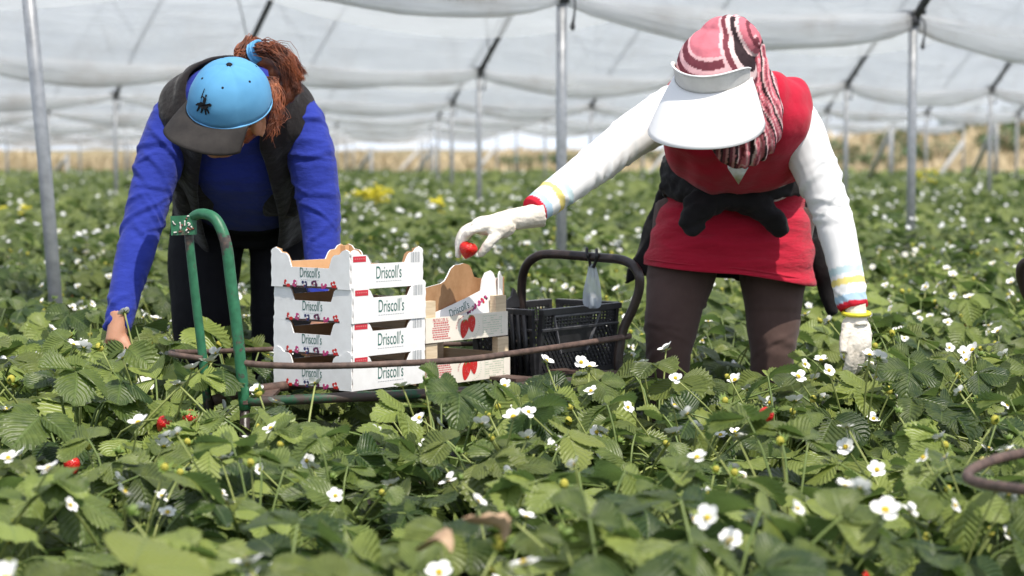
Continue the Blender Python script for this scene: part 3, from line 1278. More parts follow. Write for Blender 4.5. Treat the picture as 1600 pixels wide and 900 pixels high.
def make_bud(rng, kind):
    """spent flower head (yellow green core ringed by sepals) or a closed bud"""
    mb = MB()
    if kind == 'spent':
        mb.ball((0, 0, 0.006), V(0.0075, 0, 0), V(0, 0.0075, 0), V(0, 0, 0.009), 10, 7, 0)
    else:
        mb.ball((0, 0, 0.006), V(0.0055, 0, 0), V(0, 0.0055, 0), V(0, 0, 0.008), 8, 6, 1)
    for k in range(9):
        a = 2 * math.pi * k / 9 + rng.uniform(-0.2, 0.2)
        c, sd_ = V(math.cos(a), math.sin(a), 0), V(-math.sin(a), math.cos(a), 0)
        L = rng.uniform(0.013, 0.020)
        up = rng.uniform(0.1, 0.9)
        mid = c * L * 0.55 + V(0, 0, 0.55 * L * up * 0.5 + 0.002)
        tip = c * L + V(0, 0, L * up)
        mb.add([V(0, 0, 0) + sd_ * 0.002, -sd_ * 0.002, mid + sd_ * 0.0042, mid - sd_ * 0.0042, tip], [(1, 0, 2, 3), (3, 2, 4)], 1)
    return mb.mesh('flower_head', ['spent_core', 'sepal'], True)


def make_berry(rng, mat):
    mb = MB()
    rings = []
    for j in range(10):
        t = j / 9
        r = 0.0165 * math.sin(math.pi * (0.06 + 0.92 * t) ** 0.72) ** 0.8 * 0.98 + 0.0005
        rings.append([V(r * math.cos(a), r * math.sin(a), -0.040 * t) for a in [2 * math.pi * i / 14 for i in range(14)]])
    mb.rings([list(reversed(r)) for r in rings], 0)
    for k in range(8):
        a = 2 * math.pi * k / 8
        c, sd_ = V(math.cos(a), math.sin(a), 0), V(-math.sin(a), math.cos(a), 0)
        mb.add([sd_ * 0.003 + V(0, 0, 0.001), -sd_ * 0.003 + V(0, 0, 0.001), c * 0.017 + V(0, 0, 0.003)], [(1, 0, 2)], 1)
    return mb.mesh('berry', [mat, 'sepal'], True)


frng = random.Random(3)
FLOWERS = [make_flower(frng) for _ in range(8)]
HEADS = [make_bud(frng, 'spent') for _ in range(3)] + [make_bud(frng, 'bud')]
BERRIES = [make_berry(frng, 'ripe_berry'), make_berry(frng, 'ripe_berry'), make_berry(frng, 'unripe')]


def make_plant(seed, nleaf, nflow, nhead, nberry, tall=1.0):
    """returns dict of meshes and part placements for one kind of plant"""
    r = random.Random(seed)
    lf = Leafy()
    for q in range(nleaf):
        az = 2 * math.pi * (q * 0.618 + r.uniform(-0.06, 0.06))
        el = r.uniform(0.35, 1.35)
        ln = r.uniform(0.12, 0.275) * tall
        d_ = V(math.cos(az) * math.cos(el), math.sin(az) * math.cos(el), math.sin(el))
        tip = d_ * ln * V(1, 1, 1).x + V(0, 0, -0.02)
        mid = d_ * ln * 0.5 + V(0, 0, 0.035)
        tip.z = max(tip.z, 0.03)
        base = V(r.uniform(-0.02, 0.02), r.uniform(-0.02, 0.02), -0.02)
        lf.stalk([base, mid, tip], 0.0026, 0.0018, 1, 4)
        out = V(math.cos(az), math.sin(az), 0)
        nrm = V(0, 0, 0.9) + out * r.uniform(-0.15, 0.55) + SUNV * 0.45 + V(r.gauss(0, 0.32), r.gauss(0, 0.32), 0)
        lf.trifol(tip, out + V(0, 0, r.uniform(-0.2, 0.2)), nrm, r.uniform(0.042, 0.080), r.random() ** 1.2, r)
    fol = lf.mesh('foliage', ['leaf', 'petiole'])
    parts = []

    def stalked(name, me, zrange, rad, r0=0.0022, tiltmax=0.6, hang=False):
        az = r.uniform(0, 6.283)
        rr = r.uniform(*rad)
        z = r.uniform(*zrange) * tall
        tip = V(math.cos(az) * rr, math.sin(az) * rr, z)
        mb = MB()
        if hang:
            mb.tube([V(0, 0, 0.0), tip * 0.6 + V(0, 0, 0.06), tip + V(0, 0, 0.02), tip], [0.0022, 0.002, 0.0016, 0.0014], 5, sub=3)
        else:
            mb.tube([V(0, 0, 0.0), tip * 0.55 + V(0, 0, 0.02), tip], [r0 * 1.2, r0, r0 * 0.8], 5, sub=3)
        sme = mb.mesh(name + '_stalk', ['stem'])
        if hang:
            rot = Matrix.Rotation(r.uniform(-0.7, 0.7), 3, 'X') @ Matrix.Rotation(r.uniform(0, 6.28), 3, 'Z')
        else:
            nrm = V(r.gauss(0, 0.6), r.gauss(-0.1, 0.6), 1).normalized()
            rot = frame_from(nrm, V(r.uniform(-1, 1), r.uniform(-1, 1), 0))
        parts.append((name, me, tip, rot, sme, r.uniform(0.66, 0.95)))
    for q in range(nflow):
        stalked('flower', r.choice(FLOWERS), (0.13, 0.255), (0.05, 0.22), r0=0.0019)
    for q in range(nhead):
        stalked('flower_head', r.choice(HEADS), (0.12, 0.255), (0.04, 0.20), r0=0.0018)
    for q in range(nberry):
        stalked('berry', r.choice(BERRIES), (0.03, 0.10), (0.16, 0.24), hang=True)
    return fol, parts


NV = 14
KINDS = []
for q in range(NV):
    rr = random.Random(500 + q)
    KINDS.append(make_plant(900 + q, rr.choice([21, 23, 25, 28]), rr.choice([3, 4, 5, 6]), rr.choice([2, 2, 3, 4]), rr.choice([0, 1, 1, 2]), rr.uniform(0.9, 1.12)))


def plant_at(x, y, z, kind, rz, sc, tilt, parts=True, label=None, group='strawberry plants of the near beds'):
    fol, pr = KINDS[kind]
    t = thing('strawberry_plant', (x, y, z), label or 'leafy green strawberry plant with toothed leaves growing in the dense near beds', 'strawberry plant', group)
    t.rotation_euler = (tilt[0], tilt[1], rz)
    t.scale = (sc, sc, sc)
    put('foliage', fol, t)
    if parts:
        for (name, me, tip, rot, sme, fs) in pr:
            o = put(name, me, t)
            M4 = rot.to_4x4()
            M4.translation = tip
            M4 = M4 @ Matrix.Scale(fs, 4)
            o.matrix_basis = M4
            put('stalk', sme, o).matrix_basis = M4.inverted()
    return t


def blocked(x, y):
    """kept clear: cart, crates and legs"""
    # cart platform (rectangle along its axis)
    a, b = V(-0.70, 5.02), V(0.30, 5.82)
    ax = (b - a)
    L = ax.length
    ax = ax / L
    n = V(-ax.y, ax.x)
    q = V(x, y) - a
    u, v = q.dot(ax), q.dot(n)
    if -0.02 < u < L + 0.02 and -0.10 < v < 0.44:
        return True
    for (lx, ly, lr) in ((-0.86, 6.3, 0.15), (-0.64, 6.3, 0.15), (0.45, 6.1, 0.15), (0.74, 6.1, 0.15), (-1.02, 5.62, 0.05), (0.9, 5.66, 0.05)):
        if (x - lx) ** 2 + (y - ly) ** 2 < lr * lr:
            return True
    return False


cands = []
s_lo = FURROW0 - 14 * BED
for bi in range(-2, 26):
    for off in (-0.20, 0.20):
        s0 = FURROW0 + BED * (-bi + 0.5) + 2 * BED + off
        tq = -14.0
        while tq < 26:
            tq += 0.255
            st = s0 + frng.uniform(-0.07, 0.07)
            tt = tq + frng.uniform(-0.06, 0.06)
            x = RN.x * st + RD.x * tt
            y = RN.y * st + RD.y * tt
            if y < 2.15 or abs(x) > 0.262 * y + 0.35:
                continue
            if blocked(x, y):
                continue
            cands.append((x, y))
cands.sort(key=lambda p: p[1] + abs(p[0]) * 0.15)
NEARN = 300
near_pl, rest = cands[:NEARN], cands[NEARN:]
YEDGE = max(p[1] for p in near_pl)
LBL = [(3.2, 'leafy strawberry plant with large blurred leaves at the very front of the field'),
       (5.0, 'leafy strawberry plant with white blossom in front of the handcart and crates'),
       (6.6, 'leafy strawberry plant growing level with the workers and the crates'),
       (99, 'leafy strawberry plant in the beds just behind the two workers')]
GRP = ['strawberry plants at the front', 'strawberry plants before the handcart', 'strawberry plants level with the workers', 'strawberry plants behind the workers']
for q, (x, y) in enumerate(near_pl):
    r = random.Random(q * 13 + 5)
    z = gz(x, y) - 0.01
    sc = r.uniform(1.0, 1.28)
    if y < 3.2:
        sc *= 1.28
        z -= 0.07
    elif 4.2 < y < 6.4:
        sc *= 1.10
    if x < -0.72 and 4.5 < y < 6.0:
        sc *= 1.16
    bi = [i for i, l in enumerate(LBL) if y < l[0]][0]
    plant_at(x, y, z, r.randrange(NV), r.uniform(-0.5, 0.5), sc, (r.gauss(0, 0.08), r.gauss(0, 0.08)), True, LBL[bi][1], GRP[bi])

# ripe fruit showing between the front leaves, each on the plant it hangs from
plants = [o for o in COL.objects if o.name.startswith('strawberry_plant')]
for (px, py, zz, k) in [(262, 668, 0.40, 0), (302, 660, 0.41, 1), (1204, 655, 0.44, 0), (1098, 790, 0.42, 1)]:
    Zb = (CAMZ - zz) * FPX / (py - 240)
    wp = P(px, py, Zb)
    pl_ = min(plants, key=lambda o: (o.location - wp).length)
    Mw = Matrix.Translation(pl_.location) @ pl_.rotation_euler.to_matrix().to_4x4() @ Matrix.Diagonal((*pl_.scale, 1))
    bm_ = Mw.inverted() @ (Matrix.Translation(wp + V(0, 0, 0.02)) @ Matrix.Rotation(0.5 + 0.3 * k, 4, 'X') @ Matrix.Rotation(0.6, 4, 'Y') @ Matrix.Scale(1.0, 4))
    bo_ = put('berry', BERRIES[k], pl_)
    bo_.matrix_basis = bm_
    loc_ = Mw.inverted() @ (wp + V(0, 0, 0.02))
    mbs = MB()
    mbs.tube([V(0, 0, 0), loc_ * 0.5 + V(0, 0, 0.05), loc_], [0.0022, 0.0018, 0.0014], 5, sub=3)
    st_ = put('stalk', mbs.mesh('stalk', ['stem']), bo_)
    st_.matrix_basis = bm_.inverted()

# the rest of the field: uncountable -> one object
lrng = random.Random(11)
TEMPL = []
for q in range(24):
    lf = Leafy()
    r = random.Random(q)
    nrm = V(0, 0, 0.8) + SUNV * 0.5 + V(r.gauss(0, 0.4), r.gauss(0, 0.4), 0)
    az = r.uniform(0, 6.28)
    lf.trifol(V(0, 0, 0), V(math.cos(az), math.sin(az), r.uniform(-0.3, 0.3)), nrm, 0.075, 0.5, r, hi=False)
    TEMPL.append((np.array(lf.v), np.array(lf.f), np.array(lf.u)))
AV, AF, AU, AT = [], [], [], []
cnt = 0


def canopy(x, y):
    b = bedphase(x, y)
    d_ = np.abs(b - 0.55)
    mound = 1 - sm(0.2, 0.55, d_)
    cl = vnoise(np.stack([x * 3.2, y * 3.2, x * 0 + 2], 1)) * 0.5 + vnoise(np.stack([x * 7, y * 7, x * 0 + 5], 1)) * 0.3
    far = sm(14, 40, y)
    return rise(y) + 0.20 + (0.12 + 0.12 * mound) * (1 - far * 0.4) + far * 0.04 + 0.06 * cl


def scatter(y0, y1, dens, size, jz, yb_edge=False):
    global cnt
    Wd = lambda y: 0.255 * y + 1.0
    A = (Wd(y0) + Wd(y1)) * (y1 - y0)
    n = int(A * dens)
    y = y0 + (y1 - y0) * RNG.random(int(n * 1.6))
    x = (RNG.random(len(y)) * 2 - 1) * Wd(y1)
    k = np.abs(x) < Wd(y)
    x, y = x[k][:n], y[k][:n]
    if yb_edge:
        k = (y + np.abs(x) * 0.15) > YEDGE - 0.1
        x, y = x[k], y[k]
    z = canopy(x, y) + RNG.uniform(-jz, 0.02, len(x))
    ti = RNG.integers(0, len(TEMPL), len(x))
    sc = size * RNG.uniform(0.8, 1.25, len(x))
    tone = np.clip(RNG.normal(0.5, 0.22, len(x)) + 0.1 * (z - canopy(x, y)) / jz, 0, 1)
    for q in range(len(TEMPL)):
        m_ = np.where(ti == q)[0]
        tv, tf, tu = TEMPL[q]
        vv = tv[None] * sc[m_][:, None, None] + np.stack([x[m_], y[m_], z[m_]], 1)[:, None, :]
        nv = len(tv)
        AV.append(vv.reshape(-1, 3))
        AF.append((tf[None] + (np.arange(len(m_)) * nv)[:, None, None] + cnt).reshape(-1, tf.shape[1]))
        AU.append(np.tile(tu, (len(m_), 1)))
        AT.append(np.repeat(tone[m_], nv))
        cnt += nv * len(m_)


scatter(YEDGE - 1.6, 16, 150, 0.95, 0.16, True)
scatter(16, 27, 70, 1.15, 0.14)
scatter(27, 64, 14, 2.2, 0.12)
# white blossom and stray yellow ones, same object
FV, FF = [], []


def disc_cloud(y0, y1, dens, rad, lift):
    Wd = 0.255 * y1 + 1
    n = int(2 * Wd * (y1 - y0) * dens)
    y = RNG.uniform(y0, y1, n)
    x = RNG.uniform(-Wd, Wd, n)
    k = (np.abs(x) < 0.255 * y + 1) & ((y + np.abs(x) * 0.15) > YEDGE)
    # flowers come in patches
    cl = vnoise(np.stack([x * 1.1, y * 0.9, x * 0 + 7], 1))
    k &= (cl + RNG.normal(0, 0.35, n)) > 0.0
    x, y = x[k], y[k]
    z = canopy(x, y) + RNG.uniform(-0.03, lift, len(x))
    out = []
    for a, b, c in zip(x, y, z):
        nrm = V(lrng.gauss(0.1, 0.45), lrng.gauss(-0.5, 0.45), 1).normalized()
        M = frame_from(nrm, V(1, lrng.uniform(-1, 1), 0))
        r_ = rad * lrng.uniform(0.7, 1.25)
        pts = []
        for i in range(10):
            th = 2 * math.pi * i / 10
            q = r_ * (1.0 if i % 2 == 0 else 0.72)
            p = M @ V(q * math.cos(th), q * math.sin(th), 0.25 * r_)
            pts.append((a + p.x, b + p.y, c + p.z))
        pts.append((a, b, c))
        out.append(pts)
    return out


blooms = disc_cloud(YEDGE - 1, 16, 24, 0.0165, 0.07) + disc_cloud(16, 28, 12, 0.019, 0.06) + disc_cloud(28, 60, 3.0, 0.026, 0.06)
bv, bf = [], []
for pts in blooms:
    o = len(bv)
    bv += pts
    bf += [(o + i, o + (i + 1) % 10, o + 10) for i in range(10)]
VV = np.concatenate(AV)
FFa = np.concatenate(AF).tolist()
UU = np.concatenate(AU)
TT = np.concatenate(AT)
nleafv = len(VV)
allv = np.concatenate([VV, np.array(bv)])
allf = FFa + [tuple(i + nleafv for i in f) for f in bf]
fm = [0] * len(FFa) + [1] * len(bf)
uvs = np.concatenate([UU, np.full((len(bv), 2), 0.5)])
tns = np.concatenate([TT, np.full(len(bv), 0.5)])
put('strawberry_field', np_mesh('strawberry_field', allv, allf, ['leaf_far', 'petal'], True, fm, uv=uvs, tone=tns), None,
    'dense green strawberry foliage dotted with white blossom, filling the field to the far edge', 'strawberry field', kind='stuff')

# yellow flowering weeds among the beds
def weed(px, py, Z, n, label, spread, big):
    c = P(px, py, Z)
    base = V(c.x, c.y, float(canopy(np.array([c.x]), np.array([c.y]))[0]) - 0.22)
    t = thing('flowering_weed', base, label, 'weed')
    r = random.Random(px)
    st, bl_ = MB(), MB()
    for q in range(n):
        tp = c + V(r.gauss(0, spread), r.gauss(0, spread * 0.7), r.uniform(-0.07, 0.05))
        st.tube([base + V(r.uniform(-0.02, 0.02), 0, 0), base.lerp(tp, 0.5) + V(0, 0, 0.05), tp], 0.003, 5, sub=2)
        for k in range(9):
            o = V(r.gauss(0, 1), r.gauss(0, 1), r.gauss(0, 0.7)) * big
            bl_.ball(tp + o, V(0.014, 0, 0), V(0, 0.014, 0), V(0, 0, 0.010), 7, 5)
    st.build('stem', 'stem', t)
    bl_.build('blossom', 'yellow_bloom', t)


weed(587, 302, 17.5, 20, 'weed with a cluster of bright yellow blossoms in the field between the two workers', 0.085, 0.022)
weed(693, 320, 17.0, 4, 'small yellow flowering weed right of the bigger yellow cluster', 0.03, 0.014)
weed(18, 326, 16.5, 5, 'small yellow flowering weed at the left edge near the leaning post', 0.10, 0.016)
weed(1437, 272, 26, 5, 'faint yellow flowering weed just right of the tall right hand post', 0.12, 0.03)

# dead leaves lying in the foreground
for (px, py, Z, s, a, lab) in [(765, 822, 2.95, 0.036, 0.4, 'curled pale brown dead leaf lying among the front plants'), (680, 850, 2.85, 0.034, -0.3, 'reddish brown dead leaf lying low left of the pale one')]:
    c = P(px, py, Z)
    r = random.Random(px)
    vs, fs, uv = leaflet(s * 1.6, s * 1.1, 10, (-1, -0.5, 0, 0.5, 1), 0.9, 0.3, 0.1, r)
    M = Matrix.Rotation(a, 3, 'Y') @ Matrix.Rotation(1.2 + a, 3, 'Z') @ Matrix.Rotation(0.6, 3, 'X')
    vs = [M @ V(x - 0, y - s * 0.8, z + 0.01 * math.sin(y * 90)) for x, y, z in vs]
    me = np_mesh('dead_leaf', vs, fs, ['dead_leaf'], True, uv=uv)
    put('dead_leaf', me, None, lab, 'dead leaf', loc=c)
# ------------------------------------------------------------------ people
class Torso:
    """bent trunk: sections from the seat to the neck, each (centre, half width, depth to the front, depth to the back)"""

    def __init__(s, secs, lat):
        s.c = spline([q[0] for q in secs], 5)
        s.a = spline1([q[1] for q in secs], 5)
        s.f = spline1([q[2] for q in secs], 5)
        s.b = spline1([q[3] for q in secs], 5)
        s.lat = lat.normalized()
        s.n = len(s.c)

    def axes(s, i):
        t = (s.c[min(i + 1, s.n - 1)] - s.c[max(i - 1, 0)]).normalized()
        lat = (s.lat - t * s.lat.dot(t)).normalized()
        fr = t.cross(lat)
        if fr.z > 0 and abs(t.y) > 0.3:
            fr = -fr
        elif fr.y > 0 and abs(t.y) <= 0.3:
            fr = -fr
        return t, lat, fr

    def pt(s, i, phi, off=0.0, e=0.85):
        """phi 0 = front, +90 deg = +lat side"""
        t, lat, fr = s.axes(i)
        sn, cs = math.sin(phi), math.cos(phi)
        x = math.copysign(abs(sn) ** e, sn) * (s.a[i] + off)
        d = (s.f[i] if cs > 0 else s.b[i]) + off
        y = math.copysign(abs(cs) ** e, cs) * d
        return s.c[i] + lat * x + fr * y

    def ring(s, i, off=0.0, n=28):
        return [s.pt(i, 2 * math.pi * k / n, off) for k in range(n)]

    def solid(s, mb, i0=0, i1=None, off=0.0):
        i1 = s.n if i1 is None else i1
        R = [s.ring(i, off) for i in range(i0, i1)]
        t, lat, fr = s.axes(i0)
        # orientation so that faces point outward
        if (R[0][1] - R[0][0]).cross(R[1][0] - R[0][0]).dot(R[0][0] - s.c[i0]) < 0:
            R = [list(reversed(r)) for r in R]
        mb.rings(R)


def fix_normals(mb):
    bm = bmesh.new()
    vs = [bm.verts.new(v) for v in mb.v]
    for f in mb.f:
        try:
            bm.faces.new([vs[i] for i in f])
        except ValueError:
            pass
    bmesh.ops.recalc_face_normals(bm, faces=bm.faces)
    bm.verts.index_update()
    mb.f = [tuple(v.index for v in f.verts) for f in bm.faces]
    mb.m = [0] * len(mb.f)
    bm.free()
    return mb


def head_shape(mb, c, l, f, u, k=1.0):
    """skull, jaw, nose, brow, lips, ears; c = middle of the skull"""
    l, f, u = l * k, f * k, u * k
    mb.ball(c, l * 0.076, f * 0.096, u * 0.105, 24, 16)
    mb.ball(c - u * 0.055 + f * 0.025, l * 0.060, f * 0.068, u * 0.075, 20, 12)
    mb.ball(c - u * 0.098 + f * 0.062, l * 0.026, f * 0.024, u * 0.020, 12, 8)      # chin
    mb.tube([c - u * 0.005 + f * 0.090, c - u * 0.030 + f * 0.102, c - u * 0.045 + f * 0.106], [0.008 * k, 0.011 * k, 0.013 * k], 10)   # nose
    for s_ in (-1, 1):
        mb.ball(c + l * 0.028 * s_ + u * 0.012 + f * 0.084, l * 0.024, f * 0.012, u * 0.009, 10, 8)   # brow
        mb.ball(c + l * 0.045 * s_ - u * 0.035 + f * 0.060, l * 0.022, f * 0.025, u * 0.024, 10, 8)   # cheek
        # ear: shell with a rim
        e = c + l * 0.078 * s_ - u * 0.025 - f * 0.008
        mb.ball(e + l * 0.004 * s_, l * 0.010, f * 0.017, u * 0.030, 12, 10)
        rim = [e + l * 0.012 * s_ + f * (0.006 + 0.016 * math.cos(a)) * -1 + u * 0.031 * math.sin(a) for a in [x * 0.3 - 1.6 for x in range(13)]]
        mb.tube(rim, 0.0048, 6, sub=1)
    mb.ball(c - u * 0.072 + f * 0.090, l * 0.022, f * 0.010, u * 0.005, 12, 8)
    mb.ball(c - u * 0.081 + f * 0.088, l * 0.019, f * 0.010, u * 0.006, 12, 8)


def face_parts(root, c, l, f, u):
    for s_ in (-1, 1):
        e = c + l * 0.030 * s_ - u * 0.006 + f * 0.083
        MB().ball(e, l * 0.012, f * 0.010, u * 0.009, 12, 8).build('eye', 'eye_white', root)
    mb = MB()
    mb.ball(c - u * 0.0765 + f * 0.095, l * 0.018, f * 0.008, u * 0.007, 12, 8)
    mb.build('mouth', 'lip', root)


def hand_shape(mb, wrist, fwd, back, thumb_dir, curl, infl=0.0, size=1.0, fingers=None):
    """palm and five bent fingers.  fwd: wrist->knuckles, back: out of the back of the hand, thumb_dir: towards the thumb"""
    fwd = fwd.normalized()
    back = (back - fwd * back.dot(fwd)).normalized()
    th = fwd.cross(back)
    if th.dot(thumb_dir) < 0:
        th = -th
    S = size
    kn = wrist + fwd * 0.088 * S
    # palm
    mb.ball(wrist + fwd * 0.050 * S, th * (0.040 * S + infl), fwd * 0.058 * S, back * (0.017 * S + infl), 16, 12)
    mb.ball(wrist + fwd * 0.036 * S + th * 0.022 * S - back * 0.008 * S, th * (0.020 * S + infl), fwd * 0.032 * S, back * (0.015 * S + infl), 12, 8)
    mb.tube([wrist - fwd * 0.05 * S, wrist + fwd * 0.03 * S], [0.026 * S + infl, 0.027 * S + infl], 14)
    for q, (off, L) in enumerate(((0.029, 0.078), (0.010, 0.088), (-0.009, 0.082), (-0.027, 0.064))):
        a0, a1, a2 = curl[q]
        p = kn + th * off * S - fwd * (0.004 * (q - 1) ** 2) * S
        pts = [wrist + fwd * 0.05 * S + th * off * 0.8 * S, p]
        ang = 0
        for seg, da in zip((0.46, 0.30, 0.24), (a0, a1, a2)):
            ang += da
            p = p + (fwd * math.cos(ang) - back * math.sin(ang)) * L * seg * S + th * (-0.004 * (q - 1)) * S * 0
            pts.append(p)
        r = [0.0105, 0.0098, 0.0090, 0.0082, 0.0066]
        mb.tube(pts, [x * S + infl for x in r], 10, sub=3)
        mb.ball(pts[-1], V(0.0068 * S + infl, 0, 0), V(0, 0.0068 * S + infl, 0), V(0, 0, 0.0068 * S + infl), 10, 8)
    return kn, th, back


BODYV = 0.0048

# ================= worker on the left: blue sweater, black vest, cap =================
L_lat = V(1, -0.04, 0)
LT = Torso([(P(386, 352, 6.36), 0.185, 0.135, 0.15),
            (P(386, 305, 6.30), 0.190, 0.150, 0.14),
            (P(382, 262, 6.13), 0.192, 0.165, 0.12),
            (P(376, 215, 5.96), 0.195, 0.165, 0.115),
            (P(370, 170, 5.83), 0.190, 0.125, 0.105),
            (P(368, 146, 5.77), 0.140, 0.090, 0.080),
            (P(366, 138, 5.72), 0.062, 0.062, 0.062)], L_lat)
Lfeet = V(-0.76, 6.32, 0.0)
L = thing('person', Lfeet, 'bending worker in blue sweater, black vest and blue cap, reaching down into the plants', 'person')
L_u = V(0.07, -0.57, 0.82).normalized()
L_f = V(-0.56, -0.70, -0.44)
L_f = (L_f - L_u * L_f.dot(L_u)).normalized()
L_l = L_u.cross(L_f)
L_c = P(359, 168, 5.54)

armA = [P(318, 176, 5.87), P(282, 182, 5.85), P(255, 235, 5.82), P(235, 305, 5.78), P(213, 390, 5.72), P(196, 455, 5.66), P(184, 516, 5.61)]
armAr = [0.066, 0.072, 0.066, 0.057, 0.051, 0.042, 0.034]
armB = [P(428, 178, 5.87), P(460, 184, 5.85), P(484, 240, 5.83), P(497, 310, 5.82), P(503, 380, 5.80), P(505, 440, 5.76), P(503, 492, 5.72)]
armBr = [0.066, 0.072, 0.066, 0.058, 0.050, 0.042, 0.034]
legA = [P(335, 320, 6.36), P(320, 400, 6.33), P(318, 500, 6.29), P(320, 640, 6.31), V(P(320, 600, 6.31).x, 6.34, 0.09)]
legB = [P(442, 320, 6.38), P(448, 400, 6.36), P(440, 500, 6.33), P(438, 640, 6.34), V(P(438, 600, 6.34).x, 6.37, 0.09)]
legr = [0.120, 0.108, 0.090, 0.070, 0.058]

# skin
mb = MB()
LT.solid(mb, off=-0.03)
head_shape(mb, L_c, L_l, L_f, L_u)
mb.tube([LT.c[-6], LT.c[-1], L_c - L_u * 0.04 - L_f * 0.03], [0.07, 0.058, 0.055], 16, sub=2)
for arm, ar in ((armA, armAr), (armB, armBr)):
    mb.tube(arm, [x - 0.012 for x in ar], 14, sub=3)
handA_dir = V(-0.12, -0.30, -1)
hand_shape(mb, P(183, 518, 5.60), handA_dir, V(-0.5, -0.85, 0.3), V(1, -0.3, 0), [(0.5, 0.5, 0.3)] * 4)
mb.tube([P(183, 518, 5.60), P(183, 518, 5.60) + V(0.03, -0.02, -0.035), P(183, 518, 5.60) + V(0.045, -0.035, -0.085)], [0.016, 0.012, 0.009], 10, sub=3)
wB = P(502, 503, 5.70)
hand_shape(mb, wB, V(0, -0.3, -1), V(0.4, -0.8, 0.3), V(-1, -0.3, 0), [(0.5, 0.5, 0.3)] * 4)
mb.tube([wB, wB + V(-0.03, -0.02, -0.035), wB + V(-0.045, -0.035, -0.085)], [0.016, 0.012, 0.009], 10, sub=3)
for leg in (legA, legB):
    mb.tube(leg, [x - 0.02 for x in legr], 14, sub=3)
    mb.ball(leg[-1] + V(0, -0.05, -0.04), V(0.035, 0, 0), V(0, 0.10, 0), V(0, 0, 0.03), 14, 8)
co, no, fc = remesh(fix_normals(mb), 0.0042, 3)
body = finish('body', co, fc, ['skin'], L)
face_parts(body, L_c, L_l, L_f, L_u)

# sweater
mb = MB()
LT.solid(mb, 3, LT.n - 1)
mb.tube(armA, armAr, 18, sub=4)
mb.tube(armB, armBr, 18, sub=4)
co, no, fc = remesh(fix_normals(mb), BODYV, 6)
msk = lambda s, d: np.where(d < 0.12, 1.0, 0.25) * (0.35 + 0.65 * sm(0.05, 0.2, s))
co = wrinkle(co, no, armA, 0.0014, 19, 1, 4, lambda s, d: msk(s, d) * (co[:, 0] < P(330, 200, 5.8).x))
co = wrinkle(co, no, armB, 0.0014, 19, 2, 4, lambda s, d: msk(s, d) * (co[:, 0] > P(420, 200, 5.8).x))
co = creases(co, no, armA, 44, 11, 0.0048, 0.10, 0.99, (0.2, 0.45, 0.55, 0.62, 0.92), 0.08)
co = creases(co, no, armB, 40, 12, 0.0048, 0.10, 0.99, (0.2, 0.45, 0.55, 0.92), 0.08)
finish('sweater', co, fc, ['blue_knit'], L)

# trousers
mb = MB()
LT.solid(mb, 0, 9, off=0.004)
for leg in (legA, legB):
    mb.tube(leg, legr, 18, sub=4)
co, no, fc = remesh(fix_normals(mb), 0.008, 5)
co = wrinkle(co, no, legA, 0.004, 14, 3, 3)
finish('trousers', co, fc, ['black_trousers'], L)
for leg in (legA, legB):
    a = leg[-1]
    mb = MB()
    mb.ball(a + V(0, -0.06, -0.035), V(0.048, 0, 0), V(0, 0.135, 0), V(0, 0, 0.045), 16, 10)
    mb.tube([a + V(0, 0.02, -0.02), a + V(0, 0.02, 0.07)], [0.052, 0.05], 14)
    co, no, fc = remesh(fix_normals(mb), 0.008, 3)
    finish('shoe', co, fc, ['shoe_rubber'], L)

# vest: shell round the trunk, open down the front, with armholes
mb = MB()
ph0 = 0.34
NP = 44
rows = []
i_lo, i_hi = 4, LT.n - 3
for i in range(i_lo, i_hi):
    t = (i - i_lo) / (i_hi - 1 - i_lo)
    p0 = ph0 + 0.10 * math.sin(t * 5) + (0.25 if t > 0.75 else 0) * (t - 0.75) * 4
    r_ = []
    for k in range(NP + 1):
        phi = p0 + (2 * math.pi - 2 * p0) * k / NP
        off = 0.016 + 0.005 * mnoise.noise(V(i * 0.55, k * 0.5, 3)) + (0.012 if k in (0, 1, NP - 1, NP) else 0)
        pt = LT.pt(i, phi, off)
        if t < 0.25:
            pt = pt + V(0, -0.02, -0.05) * (0.25 - t) * 3 * max(0, math.cos(phi))
        r_.append(pt)
    rows.append(r_)
n1 = NP + 1
vs = [p for r_ in rows for p in r_]
fs = []
for i in range(len(rows) - 1):
    for k in range(NP):
        phi_f = k / NP
        fs.append((i * n1 + k, i * n1 + k + 1, (i + 1) * n1 + k + 1, (i + 1) * n1 + k))
mb.add(vs, fs)
vo = mb.build('vest', 'black_vest', L)
md = vo.modifiers.new('thick', 'SOLIDIFY')
md.thickness = 0.012
md.offset = 0
md = vo.modifiers.new('round', 'SUBSURF')
md.levels = 1
md.render_levels = 2
# two hanging front flaps and shoulder caps of the vest
for side, xs_ in ((-1, (292, 300, 306)), (1, (452, 446, 440))):
    mb = MB()
    pts = [P(xs_[0], 235, 5.83), P(xs_[1], 290, 5.92), P(xs_[2], 338, 6.02)]
    rings = []
    for q, p in enumerate(spline(pts, 4)):
        wv = 0.052 + 0.004 * math.sin(q * 1.3)
        rings.append([p + V(math.cos(a) * wv, math.sin(a) * 0.022 * (1 + 0.3 * math.sin(q + a * 2)), 0) for a in [2 * math.pi * z / 16 for z in range(16)]])
    mb.rings(rings)
    co, no, fc = remesh(fix_normals(mb), 0.006, 4)
    co = co + no * (0.004 * vnoise(co * np.array([38, 38, 9])))[:, None]
    finish('vest_flap', co, fc, ['black_vest'], L)

# cap: dome of six panels, brim, button, eyelets, badge
def dome_pt(c, l, f, u, az, el, a=0.100, bf=0.114, h=0.118):
    ce = math.cos(el) ** 0.86 if el < 1.5707 else 0
    return c + l * (a * ce * math.sin(az)) + f * (bf * ce * math.cos(az)) + u * (h * math.sin(el) ** 0.95 if el > 0 else 0)


